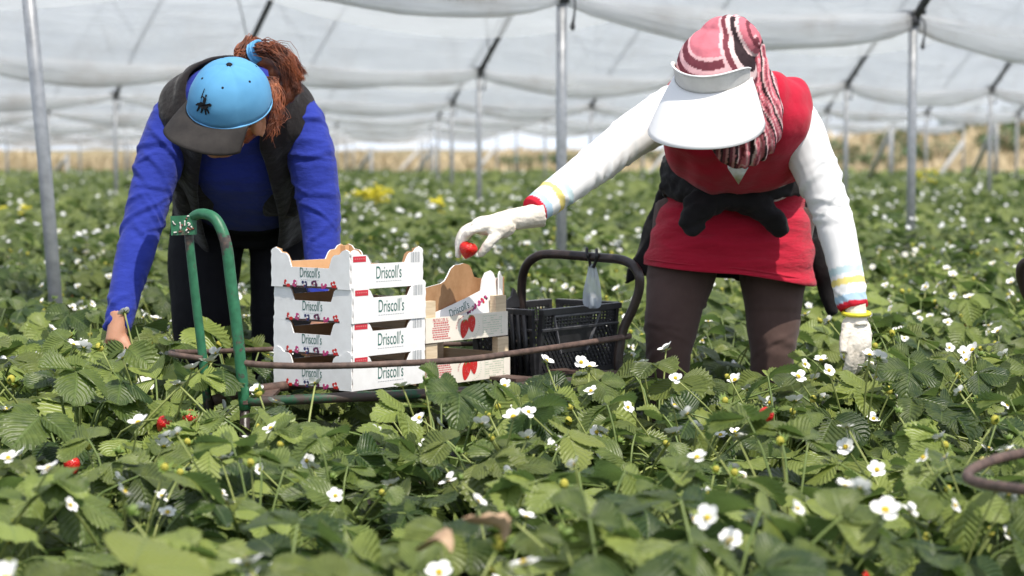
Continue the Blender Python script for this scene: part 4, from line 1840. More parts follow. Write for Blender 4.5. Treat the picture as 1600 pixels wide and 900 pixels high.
cc = L_c + L_u * 0.010
mb = MB()
NA, NE = 72, 18
rings = []
for j in range(NE):
    el = (math.pi / 2 - 0.03) * j / (NE - 1)
    ring = []
    for i in range(NA):
        az = 2 * math.pi * i / NA
        seam = 1 - 0.011 * math.exp(-((((az + math.pi / 6) % (math.pi / 3)) - math.pi / 6) / 0.035) ** 2) * (0.3 + 0.7 * math.cos(el))
        puff = 1 + 0.012 * abs(math.sin(az * 3))
        n_ = 1 + 0.008 * mnoise.noise(V(az * 2.5, el * 4, 1))
        ring.append(cc + (dome_pt(cc, L_l, L_f, L_u, az, el) - cc) * seam * puff * n_)
    rings.append(ring)
mb.rings(rings, cap=False)
top = cc + L_u * 0.118
mb.add(rings[-1] + [top], [(i, (i + 1) % NA, NA) for i in range(NA)])
cap = mb.build('cap', 'cap_blue', L)
md = cap.modifiers.new('thick', 'SOLIDIFY')
md.thickness = 0.003
mb = MB()
mb.tube([dome_pt(cc, L_l, L_f, L_u, 2 * math.pi * i / 60, 0.0) - L_u * 0.001 for i in range(61)], 0.0028, 6, sub=1)
mb.build('piping', 'blue_thread', cap)
MB().ball(top, L_l * 0.0085, L_f * 0.0085, L_u * 0.005, 12, 8).build('button', 'black_thread', cap)
for k in range(6):
    az = math.pi / 6 + k * math.pi / 3
    p = dome_pt(cc, L_l, L_f, L_u, az, 0.92) 
    n_ = (p - cc).normalized()
    M = frame_from(n_, L_u)
    mb = MB()
    mb.ball(p + n_ * 0.0015, M @ V(0.0034, 0, 0), M @ V(0, 0.0034, 0), n_ * 0.0012, 10, 6)
    mb.build('eyelet', 'black_thread', cap)
# embroidered rider badge, low on the front panel
shape = [
    [(-1.0, -0.1), (-0.55, 0.25), (0.2, 0.2), (0.75, 0.45), (1.05, 0.3), (0.9, 0.05), (0.6, 0.1), (0.5, -0.25), (-0.2, -0.35), (-0.8, -0.35)],   # horse body and head
    [(-0.8, -0.3), (-1.0, -0.95), (-0.85, -0.98), (-0.55, -0.35)], [(-0.3, -0.3), (-0.35, -0.9), (-0.18, -0.92), (0.0, -0.3)],
    [(0.3, -0.25), (0.75, -0.75), (0.9, -0.65), (0.55, -0.2)], [(0.1, -0.3), (0.35, -0.95), (0.5, -0.9), (0.35, -0.25)],
    [(-0.25, 0.2), (-0.35, 0.75), (-0.1, 0.95), (0.15, 0.7), (0.1, 0.2)], [(-0.2, 0.95), (-0.22, 1.2), (0.0, 1.25), (0.05, 0.98)],
    [(-0.3, 0.7), (-0.75, 0.85), (-0.72, 0.98), (-0.25, 0.85)], [(-0.78, 0.6), (-0.86, 1.75), (-0.76, 1.75), (-0.68, 0.6)], [(-1.0, 0.0), (-1.35, -0.35), (-1.25, -0.45), (-0.9, -0.15)]]
mb = MB()
paz, pel = 0.08, 0.44
pc = dome_pt(cc, L_l, L_f, L_u, paz, pel)
pn = (dome_pt(cc, L_l, L_f, L_u, paz, pel) - cc).normalized()
for poly in shape:
    pts = []
    for (x, y) in poly:
        az = paz + x * 0.021 / 0.100
        el = pel + y * 0.021 / 0.105
        p = dome_pt(cc, L_l, L_f, L_u, az, el)
        pts.append(cc + (p - cc) * 1.025)
    mb.add(pts, [tuple(range(len(pts)))])
bd = mb.build('embroidered_badge', 'black_thread', cap, smooth=False)
md = bd.modifiers.new('thick', 'SOLIDIFY')
md.thickness = 0.0015
# brim
mb = MB()
rows = []
NB, NR = 40, 10
for j in range(NR + 1):
    s = j / NR
    row = []
    for i in range(NB + 1):
        az = -1.22 + 2.44 * i / NB
        p0 = dome_pt(cc, L_l, L_f, L_u, az, 0.0)
        ext = 0.083 * max(0.0, math.cos(az * 0.86)) ** 0.55
        x_ = math.sin(az)
        p = p0 + (L_f * 0.93 + L_l * 0.28 * x_).normalized() * ext * s
        p = p - L_u * (0.028 * x_ * x_ * s * 1.1 + 0.020 * s * s + 0.004)
        row.append(p)
    rows.append(row)
n1 = NB + 1
vs = [p for r_ in rows for p in r_]
mb.add(vs, [(j * n1 + i, j * n1 + i + 1, (j + 1) * n1 + i + 1, (j + 1) * n1 + i) for j in range(NR) for i in range(NB)])
br = mb.build('brim', 'cap_brim', cap)
md = br.modifiers.new('thick', 'SOLIDIFY')
md.thickness = 0.004
mb = MB()   # scuffed corner of the brim
rr = random.Random(4)
for q in range(26):
    i = rr.randint(1, 9)
    j = rr.randint(6, 9)
    p = rows[j][i] + L_u * 0.0028
    mb.ball(p, L_l * rr.uniform(0.001, 0.004), L_f * rr.uniform(0.001, 0.004), L_u * 0.0007, 7, 4)
mb.build('dust_mark', 'cap_dust', cap)

# hair: under cap, and a loose pony tail to the right
mb = MB()
hb = []
tie = P(397, 84, 5.66)
rr = random.Random(12)
# cap of hair at the back and side of the skull
core = MB()
core.ball(L_c - L_f * 0.020 - L_u * 0.015, L_l * 0.083, L_f * 0.088, L_u * 0.098, 20, 14)
core.tube([tie, P(422, 88, 5.66), P(443, 106, 5.66), P(452, 135, 5.64), P(440, 165, 5.62)], [0.022, 0.036, 0.044, 0.030, 0.010], 14, sub=4)
core.ball(P(385, 82, 5.70), V(0.035, 0, 0), V(0, 0.05, 0), V(0, 0, 0.028), 14, 10)
co, no, fc = remesh(fix_normals(core), 0.006, 3)
co = co + no * (0.005 * vnoise(co * np.array([90, 60, 60])))[:, None]
hair = finish('hair', co, fc, ['hair'], L)
mb = MB()


def lock(pts, r0, jit):
    q = [p + V(rr.gauss(0, jit), rr.gauss(0, jit), rr.gauss(0, jit)) * (0.2 + 0.8 * i / (len(pts) - 1)) for i, p in enumerate(pts)]
    n_ = len(q)
    mb.tube(q, [r0 * (1 - 0.8 * i / (n_ - 1)) for i in range(n_)], 4, sub=3, cap=False)


for q in range(900):
    a = rr.random() * 0.86
    if a < 0.55:      # main tail sweeping over to the right and down
        sp = rr.gauss(0, 1)
        e = [P(473, 124, 5.62), P(476, 114, 5.66), P(468, 142, 5.62), P(450, 150, 5.6), P(462, 136, 5.6)][rr.randrange(5)]
        pts = [tie + V(rr.gauss(0, 0.008), 0, rr.gauss(0, 0.008)), P(412 + rr.gauss(0, 6), 76 + rr.gauss(0, 5), 5.64 + rr.gauss(0, 0.02)), P(440 + sp * 7, 88 + rr.gauss(0, 8), 5.63 + rr.gauss(0, 0.025)), e]
        lock(pts, rr.uniform(0.0010, 0.0020), 0.0045)
    elif a < 0.72:    # hair pulled up over the back of the head, above the cap
        x0 = rr.uniform(366, 396)
        pts = [P(x0, 84 + rr.gauss(0, 4), 5.64), P((x0 + 400) / 2, 66 + rr.gauss(0, 5), 5.66), P(404 + rr.gauss(0, 5), 72 + rr.gauss(0, 4), 5.67), P(425 + rr.gauss(0, 6), 90 + rr.gauss(0, 6), 5.65)]
        lock(pts, rr.uniform(0.0010, 0.0022), 0.006)
    else:             # wisps falling beside the ear
        pts = [P(424 + rr.gauss(0, 5), 120, 5.60), P(430 + rr.gauss(0, 6), 150, 5.58), P(430 + rr.gauss(0, 7), 182, 5.57), P(424 + rr.gauss(0, 7), 202 + rr.gauss(0, 8), 5.56)]
        lock(pts, rr.uniform(0.0010, 0.0020), 0.005)
mb.build('hair_lock', 'hair', hair)
mb = MB()
for q in range(4):
    ring = []
    ax = (P(412, 76, 5.64) - tie).normalized()
    M = frame_from(ax, V(0, 0, 1))
    for i in range(17):
        a = 2 * math.pi * i / 16
        ring.append(tie + ax * (0.004 + 0.0065 * q) + M @ V(math.cos(a) * 0.026, math.sin(a) * 0.026, 0))
    mb.tube(ring, 0.0048, 7, sub=1, mi=q % 2)
mb.build('hair_band', ['blue_thread', 'cap_blue'], hair)

# ================= worker on the right: red top and skirt, white sleeves, visor =================
R_lat = V(1, 0.03, -0.08)
RT = Torso([(P(1150, 350, 6.20), 0.190, 0.135, 0.15),
            (P(1150, 300, 6.17), 0.180, 0.130, 0.13),
            (P(1151, 262, 6.03), 0.180, 0.112, 0.115),
            (P(1153, 218, 5.87), 0.190, 0.135, 0.110),
            (P(1152, 178, 5.75), 0.188, 0.130, 0.105),
            (P(1140, 154, 5.68), 0.145, 0.090, 0.085),
            (P(1130, 144, 5.62), 0.062, 0.062, 0.062)], R_lat)
R = thing('person', V(0.62, 6.12, 0.0), 'bending worker in red top and skirt, white sleeves, white visor and pink headscarf', 'person')
R_l = V(0.90, -0.42, -0.085).normalized()
R_f = V(-0.42, -0.76, -0.50)
R_f = (R_f - R_l * R_f.dot(R_l)).normalized()
R_u = R_f.cross(R_l)
R_c = P(1120, 130, 5.48)

arC = [P(1100, 172, 5.77), P(1060, 174, 5.74), P(1000, 204, 5.68), P(945, 246, 5.61), P(888, 289, 5.53), P(832, 330, 5.45)]
arCr = [0.070, 0.074, 0.060, 0.052, 0.045, 0.036]
arD = [P(1200, 182, 5.79), P(1238, 194, 5.77), P(1270, 255, 5.76), P(1300, 335, 5.74), P(1320, 415, 5.71), P(1333, 482, 5.68)]
arDr = [0.070, 0.073, 0.061, 0.052, 0.045, 0.040]
lgA = [P(1085, 330, 6.18), P(1066, 420, 6.12), P(1050, 500, 6.05), P(1044, 575, 6.02), V(P(1044, 600, 6.1).x, 6.16, 0.09)]
lgB = [P(1212, 330, 6.20), P(1208, 420, 6.16), P(1208, 500, 6.12), P(1206, 575, 6.10), V(P(1206, 600, 6.1).x, 6.22, 0.09)]
lgr = [0.115, 0.098, 0.077, 0.060, 0.054]

W = P(812, 341, 5.43)
Kn = P(746, 352, 5.40)
fw = (Kn - W).normalized()


def berry_hand(mb, infl, full=True):
    """hand over the crate pinching a strawberry: fingers reach down on the far left, thumb on the right"""
    mb.tube([W - fw * 0.06, W - fw * 0.01, W + fw * 0.03, W + fw * 0.06], [0.031 + infl, 0.027 + infl, 0.025 + infl, 0.022 + infl], 16, sub=3)
    ctr = W + fw * 0.066
    mb.ball(ctr + V(0, -0.004, -0.004), fw * 0.056, V(0, 0.040 + infl, 0.004), V(0.004, 0, 0.025 + infl), 18, 12)
    mb.ball(ctr + fw * 0.03 + V(0, -0.006, 0.003), fw * 0.034, V(0, 0.038 + infl, 0), V(0, 0, 0.017 + infl), 14, 10)
    mb.ball(W + fw * 0.055 + V(0, -0.040, -0.018), fw * 0.030, V(0, 0.016 + infl, 0), V(0, 0, 0.022 + infl), 14, 10)
    mb.ball(W + fw * 0.045 + V(0, -0.022, -0.022), fw * 0.036, V(0, 0.018 + infl, 0), V(0, 0, 0.020 + infl), 14, 10)
    base_r = [0.0112, 0.0106, 0.0098, 0.0090, 0.0074]
    fing = [  # knuckle, bend, bend, tip (photo pixels at their own depth)
        [(760, 354, 5.368), (735, 361, 5.362), (726, 372, 5.370), (721, 385, 5.376)],
        [(752, 350, 5.390), (727, 361, 5.385), (718, 380, 5.385), (716, 398, 5.388)],
        [(752, 350, 5.411), (727, 359, 5.409), (717, 376, 5.409), (717, 392, 5.408)],
        [(755, 352, 5.431), (737, 360, 5.431), (729, 373, 5.430), (727, 386, 5.428)]]
    for f_ in fing:
        pts = [P(*f_[0]) - fw * 0.035 + V(0, 0, -0.004)] + [P(*q) for q in f_]
        mb.tube(pts, [r_ + infl for r_ in base_r], 12, sub=4)
        mb.ball(pts[-1], V(0.0075 + infl, 0, 0), V(0, 0.0075 + infl, 0), V(0, 0, 0.0075 + infl), 10, 8)
    th = [P(795, 352, 5.405), P(776, 366, 5.372), P(763, 382, 5.362), P(752, 396, 5.368)]
    mb.tube(th, [0.018 + infl, 0.0135 + infl, 0.0115 + infl, 0.0085 + infl], 12, sub=4)
    mb.ball(th[-1], V(0.0085 + infl, 0, 0), V(0, 0.0085 + infl, 0), V(0, 0, 0.0085 + infl), 10, 8)


W2 = P(1338, 492, 5.67)


def down_hand(mb, infl):
    kn, th, bk = hand_shape(mb, W2, V(0.06, -0.22, -1), V(0.35, -0.9, 0.2), V(-1, 0, 0), [(0.25, 0.35, 0.25), (0.3, 0.4, 0.3), (0.35, 0.45, 0.3), (0.4, 0.5, 0.3)], infl)
    mb.tube([W2 + V(-0.015, -0.01, -0.02), W2 + V(-0.035, -0.03, -0.055), W2 + V(-0.04, -0.045, -0.095)], [0.016 + infl, 0.012 + infl, 0.009 + infl], 10, sub=3)


mb = MB()
RT.solid(mb, off=-0.03)
head_shape(mb, R_c, R_l, R_f, R_u)
mb.tube([RT.c[-6], RT.c[-1], R_c - R_u * 0.04 - R_f * 0.03], [0.07, 0.058, 0.055], 16, sub=2)
for arm, ar in ((arC, arCr), (arD, arDr)):
    mb.tube(arm, [x - 0.012 for x in ar], 14, sub=3)
berry_hand(mb, -0.0012)
down_hand(mb, -0.0012)
for leg in (lgA, lgB):
    mb.tube(leg, [x - 0.015 for x in lgr], 14, sub=3)
    mb.ball(leg[-1] + V(0, -0.05, -0.04), V(0.035, 0, 0), V(0, 0.10, 0), V(0, 0, 0.03), 14, 8)
co, no, fc = remesh(fix_normals(mb), 0.0042, 3)
body = finish('body', co, fc, ['skin'], R)
face_parts(body, R_c, R_l, R_f, R_u)

# gloves
for fn in (berry_hand, down_hand):
    mb = MB()
    fn(mb, 0.0012)
    co, no, fc = remesh(fix_normals(mb), 0.0026, 3, 0.4)
    co = co + no * (0.0007 * vnoise(co * 160) + 0.0006 * vnoise(co * np.array([60, 60, 260])))[:, None]
    finish('glove', co, fc, ['glove_cloth'], R)

# white shirt: trunk under the red top, sleeves with coloured cuff stripes
mb = MB()
RT.solid(mb, 6, RT.n - 1, off=-0.012)
mb.tube(arC, arCr, 18, sub=5)
mb.tube(arD, arDr, 18, sub=5)
co, no, fc = remesh(fix_normals(mb), 0.005, 6)
mk = lambda s, d: 0.3 + 0.7 * sm(0.0, 0.15, s)
co = wrinkle(co, no, arC, 0.0012, 17, 4, 4, lambda s, d: mk(s, d) * (d < 0.11) * (co[:, 0] < P(1070, 200, 5.7).x))
co = creases(co, no, arC, 30, 3, 0.0034, 0.12, 0.98, (0.22, 0.52, 0.55, 0.9), 0.09)
co = wrinkle(co, no, arD, 0.0012, 19, 5, 4, lambda s, d: mk(s, d) * (d < 0.11) * (co[:, 0] > P(1200, 200, 5.7).x))
co = creases(co, no, arD, 36, 8, 0.0038, 0.12, 0.98, (0.25, 0.45, 0.52, 0.9), 0.09)
dye = np.tile(np.array([0.83, 0.83, 0.84]), (len(co), 1))
for arm in (arC, arD):
    s_, d_ = limb_coords(co, arm)
    tot = sum((b_ - a_).length for a_, b_ in zip(arm[:-1], arm[1:]))
    e = tot - s_                      # distance from the cuff
    near_ = d_ < 0.075
    for (lo_, hi_, c_) in ((0.0, 0.016, (0.55, 0.02, 0.04)), (0.016, 0.034, (0.42, 0.58, 0.72)), (0.062, 0.078, (0.80, 0.66, 0.22)), (0.090, 0.108, (0.52, 0.66, 0.70))):
        k_ = near_ & (e >= lo_ - 0.001) & (e < hi_)
        dye[k_] = c_
finish('shirt', co, fc, ['shirt_knit'], R, dye=dye)
# yellow knitted edge of the glove at the hanging wrist
mb = MB()
rg = [W2 + V(0.034 * math.cos(a), 0.034 * math.sin(a), 0.004 + 0.003 * math.sin(a)) for a in [2 * math.pi * i / 20 for i in range(21)]]
mb.tube(rg, 0.0055, 8, sub=1)
mb.build('glove_edge', 'yellow_bloom', R)

# red sleeveless top
mb = MB()
RT.solid(mb, 13, RT.n - 2, off=0.006)
ch = RT.c[15]
t_, lat_, fr_ = RT.axes(15)
for s_ in (-1, 1):
    mb.ball(ch + lat_ * 0.055 * s_ + fr_ * 0.062 - t_ * 0.02, lat_ * 0.105, t_ * 0.105, fr_ * 0.078, 18, 12)
    mb.ball(RT.c[20] + lat_ * 0.135 * s_ - fr_ * 0.015, lat_ * 0.065, t_ * 0.07, fr_ * 0.095, 16, 10)
co, no, fc = remesh(fix_normals(mb), 0.006, 22)
q3 = np.stack([co[:, 0] * 26, co[:, 1] * 6, co[:, 2] * 5], 1)
co = co + no * (0.0085 * vnoise(q3) + 0.003 * vnoise(co * 22))[:, None]
finish('top', co, fc, ['red_jersey'], R)
# white triangle of the undershirt at the neckline and a button
t_, lat_, fr_ = RT.axes(18)
vn = [P(1136, 255, 5.66), P(1168, 255, 5.66), P(1153, 281, 5.72)]
mb = MB()
off = V(0, -0.012, -0.006)
mb.add([p + off for p in vn], [(0, 1, 2)])
vo = mb.build('neckline', 'white_jersey', R)
md = vo.modifiers.new('thick', 'SOLIDIFY')
md.thickness = 0.008

# skirt
mb = MB()
rings = []
secs = [(P(1150, 282, 6.15), 0.176, 0.128), (P(1148, 310, 6.15), 0.192, 0.140), (P(1145, 350, 6.14), 0.214, 0.158), (P(1142, 390, 6.13), 0.228, 0.165), (P(1139, 424, 6.12), 0.236, 0.168)]
cs = spline([s_[0] for s_ in secs], 6)
aa = spline1([s_[1] for s_ in secs], 6)
bb_ = spline1([s_[2] for s_ in secs], 6)
NS = 72
for j, (c_, a_, b_) in enumerate(zip(cs, aa, bb_)):
    t = j / (len(cs) - 1)
    r_ = []
    for i in range(NS):
        an = 2 * math.pi * i / NS
        w_ = 1 + 0.045 * mnoise.noise(V(math.cos(an) * 1.6, math.sin(an) * 1.6, t * 9 + an * 0.5)) + 0.030 * mnoise.noise(V(t * 13 + 1.5 * math.cos(an), an * 1.3, 7)) + 0.010 * math.sin(t * 26 + 3 * math.cos(an)) * (1 - abs(math.cos(an)) * 0.5) * (t < 0.95)
        x = math.copysign(abs(math.cos(an)) ** 0.85, math.cos(an)) * a_ * w_
        y = math.copysign(abs(math.sin(an)) ** 0.9, math.sin(an)) * b_ * w_
        r_.append(c_ + V(x, y, -0.03 * (math.cos(an)) * t - 0.012 * abs(math.cos(an)) * t))
    rings.append(r_)
hemr = [[p + (c_ - p) * 0.05 + V(0, 0, 0.002) for p in rings[-1]] for c_ in [cs[-1]]]
mb.rings(rings, cap=False)
sk = mb.build('skirt', 'red_skirt', R)
md = sk.modifiers.new('thick', 'SOLIDIFY')
md.thickness = 0.006
md.offset = -1
md = sk.modifiers.new('round', 'SUBSURF')
md.levels = 1
md.render_levels = 1
mb = MB()
for dz in (0.018,):
    mb.tube([p + V(0, 0, dz) + (p - cs[-1]) * 0.004 for p in rings[-1]] + [rings[-1][0] + V(0, 0, dz)], 0.0016, 5, sub=1)
mb.build('stitched_hem', 'red_jersey', sk)

# leggings
mb = MB()
mb.ball(P(1150, 335, 6.19), V(0.17, 0, 0), V(0, 0.12, 0), V(0, 0, 0.12), 20, 14)
for leg in (lgA, lgB):
    mb.tube(leg, lgr, 18, sub=4)
co, no, fc = remesh(fix_normals(mb), 0.007, 6)
co = wrinkle(co, no, lgA, 0.0022, 16, 8, 4)
co = creases(co, no, lgA, 22, 21, 0.0035, 0.1, 0.9, (0.45, 0.6), 0.2, 0.13)
co = creases(co, no, lgB, 22, 22, 0.0035, 0.1, 0.9, (0.45, 0.6), 0.2, 0.13)
finish('leggings', co, fc, ['brown_leggings'], R)
for leg in (lgA, lgB):
    a = leg[-1]
    mb = MB()
    mb.ball(a + V(0, -0.06, -0.035), V(0.045, 0, 0), V(0, 0.125, 0), V(0, 0, 0.045), 16, 10)
    mb.tube([a + V(0, 0.02, -0.02), a + V(0, 0.02, 0.07)], [0.05, 0.048], 14)
    co, no, fc = remesh(fix_normals(mb), 0.008, 3)
    finish('shoe', co, fc, ['shoe_rubber'], R)

# jacket knotted round the waist: band, knot, two sleeve ends, hanging back
mb = MB()
rings = []
for i in range(49):
    an = 2 * math.pi * i / 48
    cx_ = P(1148, 274, 6.08)
    rx, ry = 0.194, 0.165
    p = cx_ + V(rx * math.cos(an), ry * math.sin(an), 0.012 - 0.02 * max(0, -math.sin(an)) + 0.028 * math.cos(an) * 0.5)
    hh = 0.060 + 0.010 * mnoise.noise(V(an * 2, 0, 1)) + 0.012 * max(0, math.cos(an))
    out = V(math.cos(an), math.sin(an), 0)
    rings.append([p + out * (0.016 * math.cos(b_)) + V(0, 0, hh * math.sin(b_)) for b_ in [2 * math.pi * z / 12 for z in range(12)]])
mb.rings(rings[:-1] + [rings[0]], cap=False)
band_mb = MB()
band_mb.rings(rings[:40], cap=True)
kp = P(1112, 312, 5.91)
mb = MB()
for r0 in (0, 16, 32):
    seg = rings[r0:r0 + 17] if r0 + 17 <= 49 else rings[r0:49]
    mb.rings(seg)
mb.ball(kp, V(0.05, 0, 0), V(0, 0.04, 0), V(0, 0, 0.042), 16, 12)
mb.tube([kp + V(0.01, 0, 0.015), P(1092, 322, 5.89), P(1084, 342, 5.89), P(1088, 362, 5.89)], [0.034, 0.042, 0.040, 0.030], 16, sub=4)
mb.tube([kp + V(-0.01, -0.01, 0), P(1150, 308, 5.93), P(1180, 320, 5.93), P(1208, 342, 5.94), P(1221, 360, 5.96)], [0.036, 0.036, 0.038, 0.036, 0.026], 16, sub=4)
mb.tube([kp + V(0.02, 0, 0.02), P(1150, 300, 5.92), P(1185, 300, 5.96), P(1235, 282, 6.06)], [0.03, 0.030, 0.028, 0.03], 14, sub=4)
mb.tube([kp + V(-0.01, 0, 0.02), P(1080, 296, 5.97), P(1048, 285, 6.07)], [0.03, 0.036, 0.04], 14, sub=4)
co, no, fc = remesh(fix_normals(mb), 0.0055, 4)
co = co + no * (0.009 * vnoise(co * np.array([20, 16, 42])) + 0.004 * vnoise(co * np.array([45, 45, 80])))[:, None]
jk = finish('tied_jacket', co, fc, ['black_jersey'], R)
# hanging body of the jacket behind, seen on both sides of the skirt
mb = MB()
rings = []
sec = [(P(1150, 275, 6.22), 0.185, 0.075), (P(1147, 310, 6.27), 0.225, 0.075), (P(1142, 360, 6.30), 0.262, 0.07), (P(1136, 405, 6.30), 0.284, 0.06), (P(1130, 432, 6.30), 0.28, 0.045)]
cs2 = spline([s_[0] for s_ in sec], 4)
a2 = spline1([s_[1] for s_ in sec], 4)
b2 = spline1([s_[2] for s_ in sec], 4)
for j, (c_, a_, b_) in enumerate(zip(cs2, a2, b2)):
    rings.append([c_ + V(a_ * math.cos(an) * (1 + 0.03 * math.sin(6 * an + j * 0.5)), 0.02 + b_ * math.sin(an), 0.03 * math.cos(an * 3) * j / 16) for an in [2 * math.pi * z / 40 for z in range(40)]])
mb.rings(rings)
mb.tube([P(1275, 375, 6.26), P(1290, 420, 6.24), P(1296, 455, 6.24), P(1303, 492, 6.23)], [0.04, 0.034, 0.028, 0.016], 12, sub=4)
co, no, fc = remesh(fix_normals(mb), 0.008, 3)
co = co + no * (0.008 * vnoise(co * np.array([22, 20, 7])))[:, None]
finish('jacket_back', co, fc, ['black_jersey'], R)

# headscarf: dome, knot at the back, folds falling beside and under the chin
mb = MB()
hc = R_c + R_u * 0.012
rings = []
for j in range(15):
    uu = -0.075 + 0.203 * j / 14
    kk = max(0.02, 1 - abs(uu / 0.1285) ** 2.7) ** 0.5 if uu > 0 else 1 - 0.25 * (uu / 0.075) ** 2
    rings.append([hc - R_f * 0.004 + R_u * uu + R_l * (0.099 * kk * math.cos(a)) + R_f * (0.114 * kk * math.sin(a)) for a in [2 * math.pi * z / 32 for z in range(32)]])
mb.rings(rings)
back_top = hc + R_u * 0.105 - R_f * 0.055 + R_l * 0.02
mb.ball(back_top - R_u * 0.025 + R_l * 0.005, R_l * 0.082, R_f * 0.06, R_u * 0.065, 18, 12)
mb.tube([P(1128, 44, 5.52), P(1150, 40, 5.55), P(1172, 62, 5.56), P(1180, 95, 5.56)], [0.018, 0.028, 0.030, 0.026], 14, sub=4)
drape = [P(1180, 98, 5.56), P(1192, 135, 5.55), P(1199, 175, 5.54), P(1192, 215, 5.54), P(1170, 240, 5.55), P(1148, 247, 5.57)]
mb.tube(drape, [0.030, 0.036, 0.042, 0.042, 0.034, 0.022], 16, sub=5)
mb.tube([P(1165, 140, 5.52), P(1178, 190, 5.52), P(1165, 230, 5.54)], [0.03, 0.034, 0.026], 14, sub=4)
mb.tube([P(1120, 205, 5.52), P(1138, 235, 5.54), P(1148, 250, 5.56), P(1158, 252, 5.58)], [0.04, 0.034, 0.022, 0.016], 14, sub=4)
mb.tube([R_c - R_u * 0.09 + R_f * 0.03 - R_l * 0.06, R_c - R_u * 0.12 + R_f * 0.05, R_c - R_u * 0.10 + R_f * 0.03 + R_l * 0.06], [0.03, 0.035, 0.03], 14, sub=4)
co, no, fc = remesh(fix_normals(mb), 0.0036, 3)
# pattern coordinates in the head frame
rel = co - np.array(hc)
lx = rel @ np.array(R_l)
fx = rel @ np.array(R_f)
ux = rel @ np.array(R_u)
ds, dd = limb_coords(co, drape)
ondrape = (dd < 0.05) & (ux < 0.085) & (lx > 0.045)
knot = P(1158, 60, 5.54)
relk = co - np.array(knot)
# swept folds that run from the knot forward over the crown
ang = np.arctan2(relk @ np.array(R_l), relk @ np.array(R_f))
fold = np.where(ondrape, np.sin(dd * 0 + (co @ np.array([0.9, 0.2, 0.1])) * 250 + 5 * np.sin(ds * 12)), np.sin(ang * 10 + ux * 20))
amp = np.where(ondrape, 0.0034, 0.0020 * np.clip((ux - 0.05) / 0.05, 0, 1))
co = co + no * (fold * amp + 0.0015 * vnoise(co * 60))[:, None]
pink = np.array([0.56, 0.17, 0.21])
pale = np.array([0.74, 0.44, 0.46])
maroon = np.array([0.17, 0.045, 0.060])
black = np.array([0.040, 0.026, 0.030])
white = np.array([0.70, 0.52, 0.52])
dye = np.tile(pink, (len(co), 1))
# bands across the front of the dome
hb_ = ux + 0.10 * lx - 0.9 * lx * lx * 2
front = ~ondrape
for lo_, hi_, c_ in ((0.045, 0.062, maroon), (0.062, 0.076, pale), (0.076, 0.094, maroon), (0.094, 0.100, pale), (0.02, 0.045, pale), (-0.02, 0.02, maroon)):
    dye[front & (hb_ > lo_) & (hb_ < hi_) & (fx > -0.05)] = c_
# second set sweeping diagonally to the knot, on the wearer's left
dg_ = lx * 0.85 - fx * 0.15 + ux * 0.42
for lo_, hi_, c_ in ((0.070, 0.077, pale), (0.077, 0.087, maroon), (0.087, 0.095, white), (0.095, 0.106, black), (0.106, 0.112, white), (0.112, 0.124, pink), (0.124, 0.130, maroon)):
    dye[front & (dg_ > lo_) & (dg_ < hi_) & (ux > 0.0)] = c_
# stripes along the falling folds
q_ = (co @ np.array([0.95, 0.25, 0.18])) * 34 + 0.6 * np.sin(ds * 22)
qf = q_ - np.floor(q_)
for lo_, hi_, c_ in ((0.0, 0.22, black), (0.22, 0.34, white), (0.46, 0.58, maroon), (0.72, 0.80, pale)):
    dye[ondrape & (qf > lo_) & (qf < hi_)] = c_
outer = ondrape & (dd > 0.026) & (relk[:, 1] < -0.0) & (qf > 0.5)
chin = (ux < -0.055) & ~ondrape
q2 = (co[:, 0]) * 55
q2 = q2 - np.floor(q2)
dye[chin] = maroon
dye[chin & (q2 < 0.35)] = black
dye[chin & (q2 > 0.72)] = np.array([0.46, 0.22, 0.22])
finish('headscarf', co, fc, ['woven_stripes'], R, dye=dye)

# visor: band and wide bill
vc = R_c + R_u * 0.030
mb = MB()
NB = 60


def vband(az, h, off=0.0):
    return vc + R_l * ((0.099 + off + 0.004 * h / 0.05) * math.sin(az)) + R_f * ((0.115 + off + 0.004 * h / 0.05) * math.cos(az)) + R_u * h


rows = []
for j in range(6):
    rows.append([vband(-1.42 + 2.84 * i / NB, 0.054 * j / 5 * (1 - 0.45 * abs(2 * i / NB - 1) ** 5)) for i in range(NB + 1)])
n1 = NB + 1
mb.add([p for r_ in rows for p in r_], [(j * n1 + i, j * n1 + i + 1, (j + 1) * n1 + i + 1, (j + 1) * n1 + i) for j in range(5) for i in range(NB)])
vis = mb.build('visor', 'visor_band', R)
md = vis.modifiers.new('thick', 'SOLIDIFY')
md.thickness = 0.003
mb = MB()
for h in (0.0, 0.054):
    mb.tube([vband(-1.42 + 2.84 * i / NB, h * (1 - 0.45 * abs(2 * i / NB - 1) ** 5), 0.001) for i in range(NB + 1)], 0.0024, 6, sub=1)
mb.build('edging', 'visor_white', vis)
mb = MB()
rows = []
NR = 14
for j in range(NR + 1):
    s = j / NR
    row = []
    for i in range(NB + 1):
        az = -1.46 + 2.92 * i / NB
        p0 = vband(az, 0.002)
        ext = 0.132 * max(0.0, math.cos(az * 1.0)) ** 0.42 * (1.0 + 0.02 * math.sin(az))
        d_ = (R_f * math.cos(az * 0.54) + R_l * math.sin(az * 0.54)).normalized()
        x_ = math.sin(az)
        p = p0 + d_ * ext * s - R_u * (0.050 * s + 0.030 * s * s + 0.026 * x_ * x_ * s)
        row.append(p)
    rows.append(row)
mb.add([p for r_ in rows for p in r_], [(j * n1 + i, j * n1 + i + 1, (j + 1) * n1 + i + 1, (j + 1) * n1 + i) for j in range(NR) for i in range(NB)])
bl = mb.build('bill', 'visor_white', vis)
md = bl.modifiers.new('thick', 'SOLIDIFY')
md.thickness = 0.0025

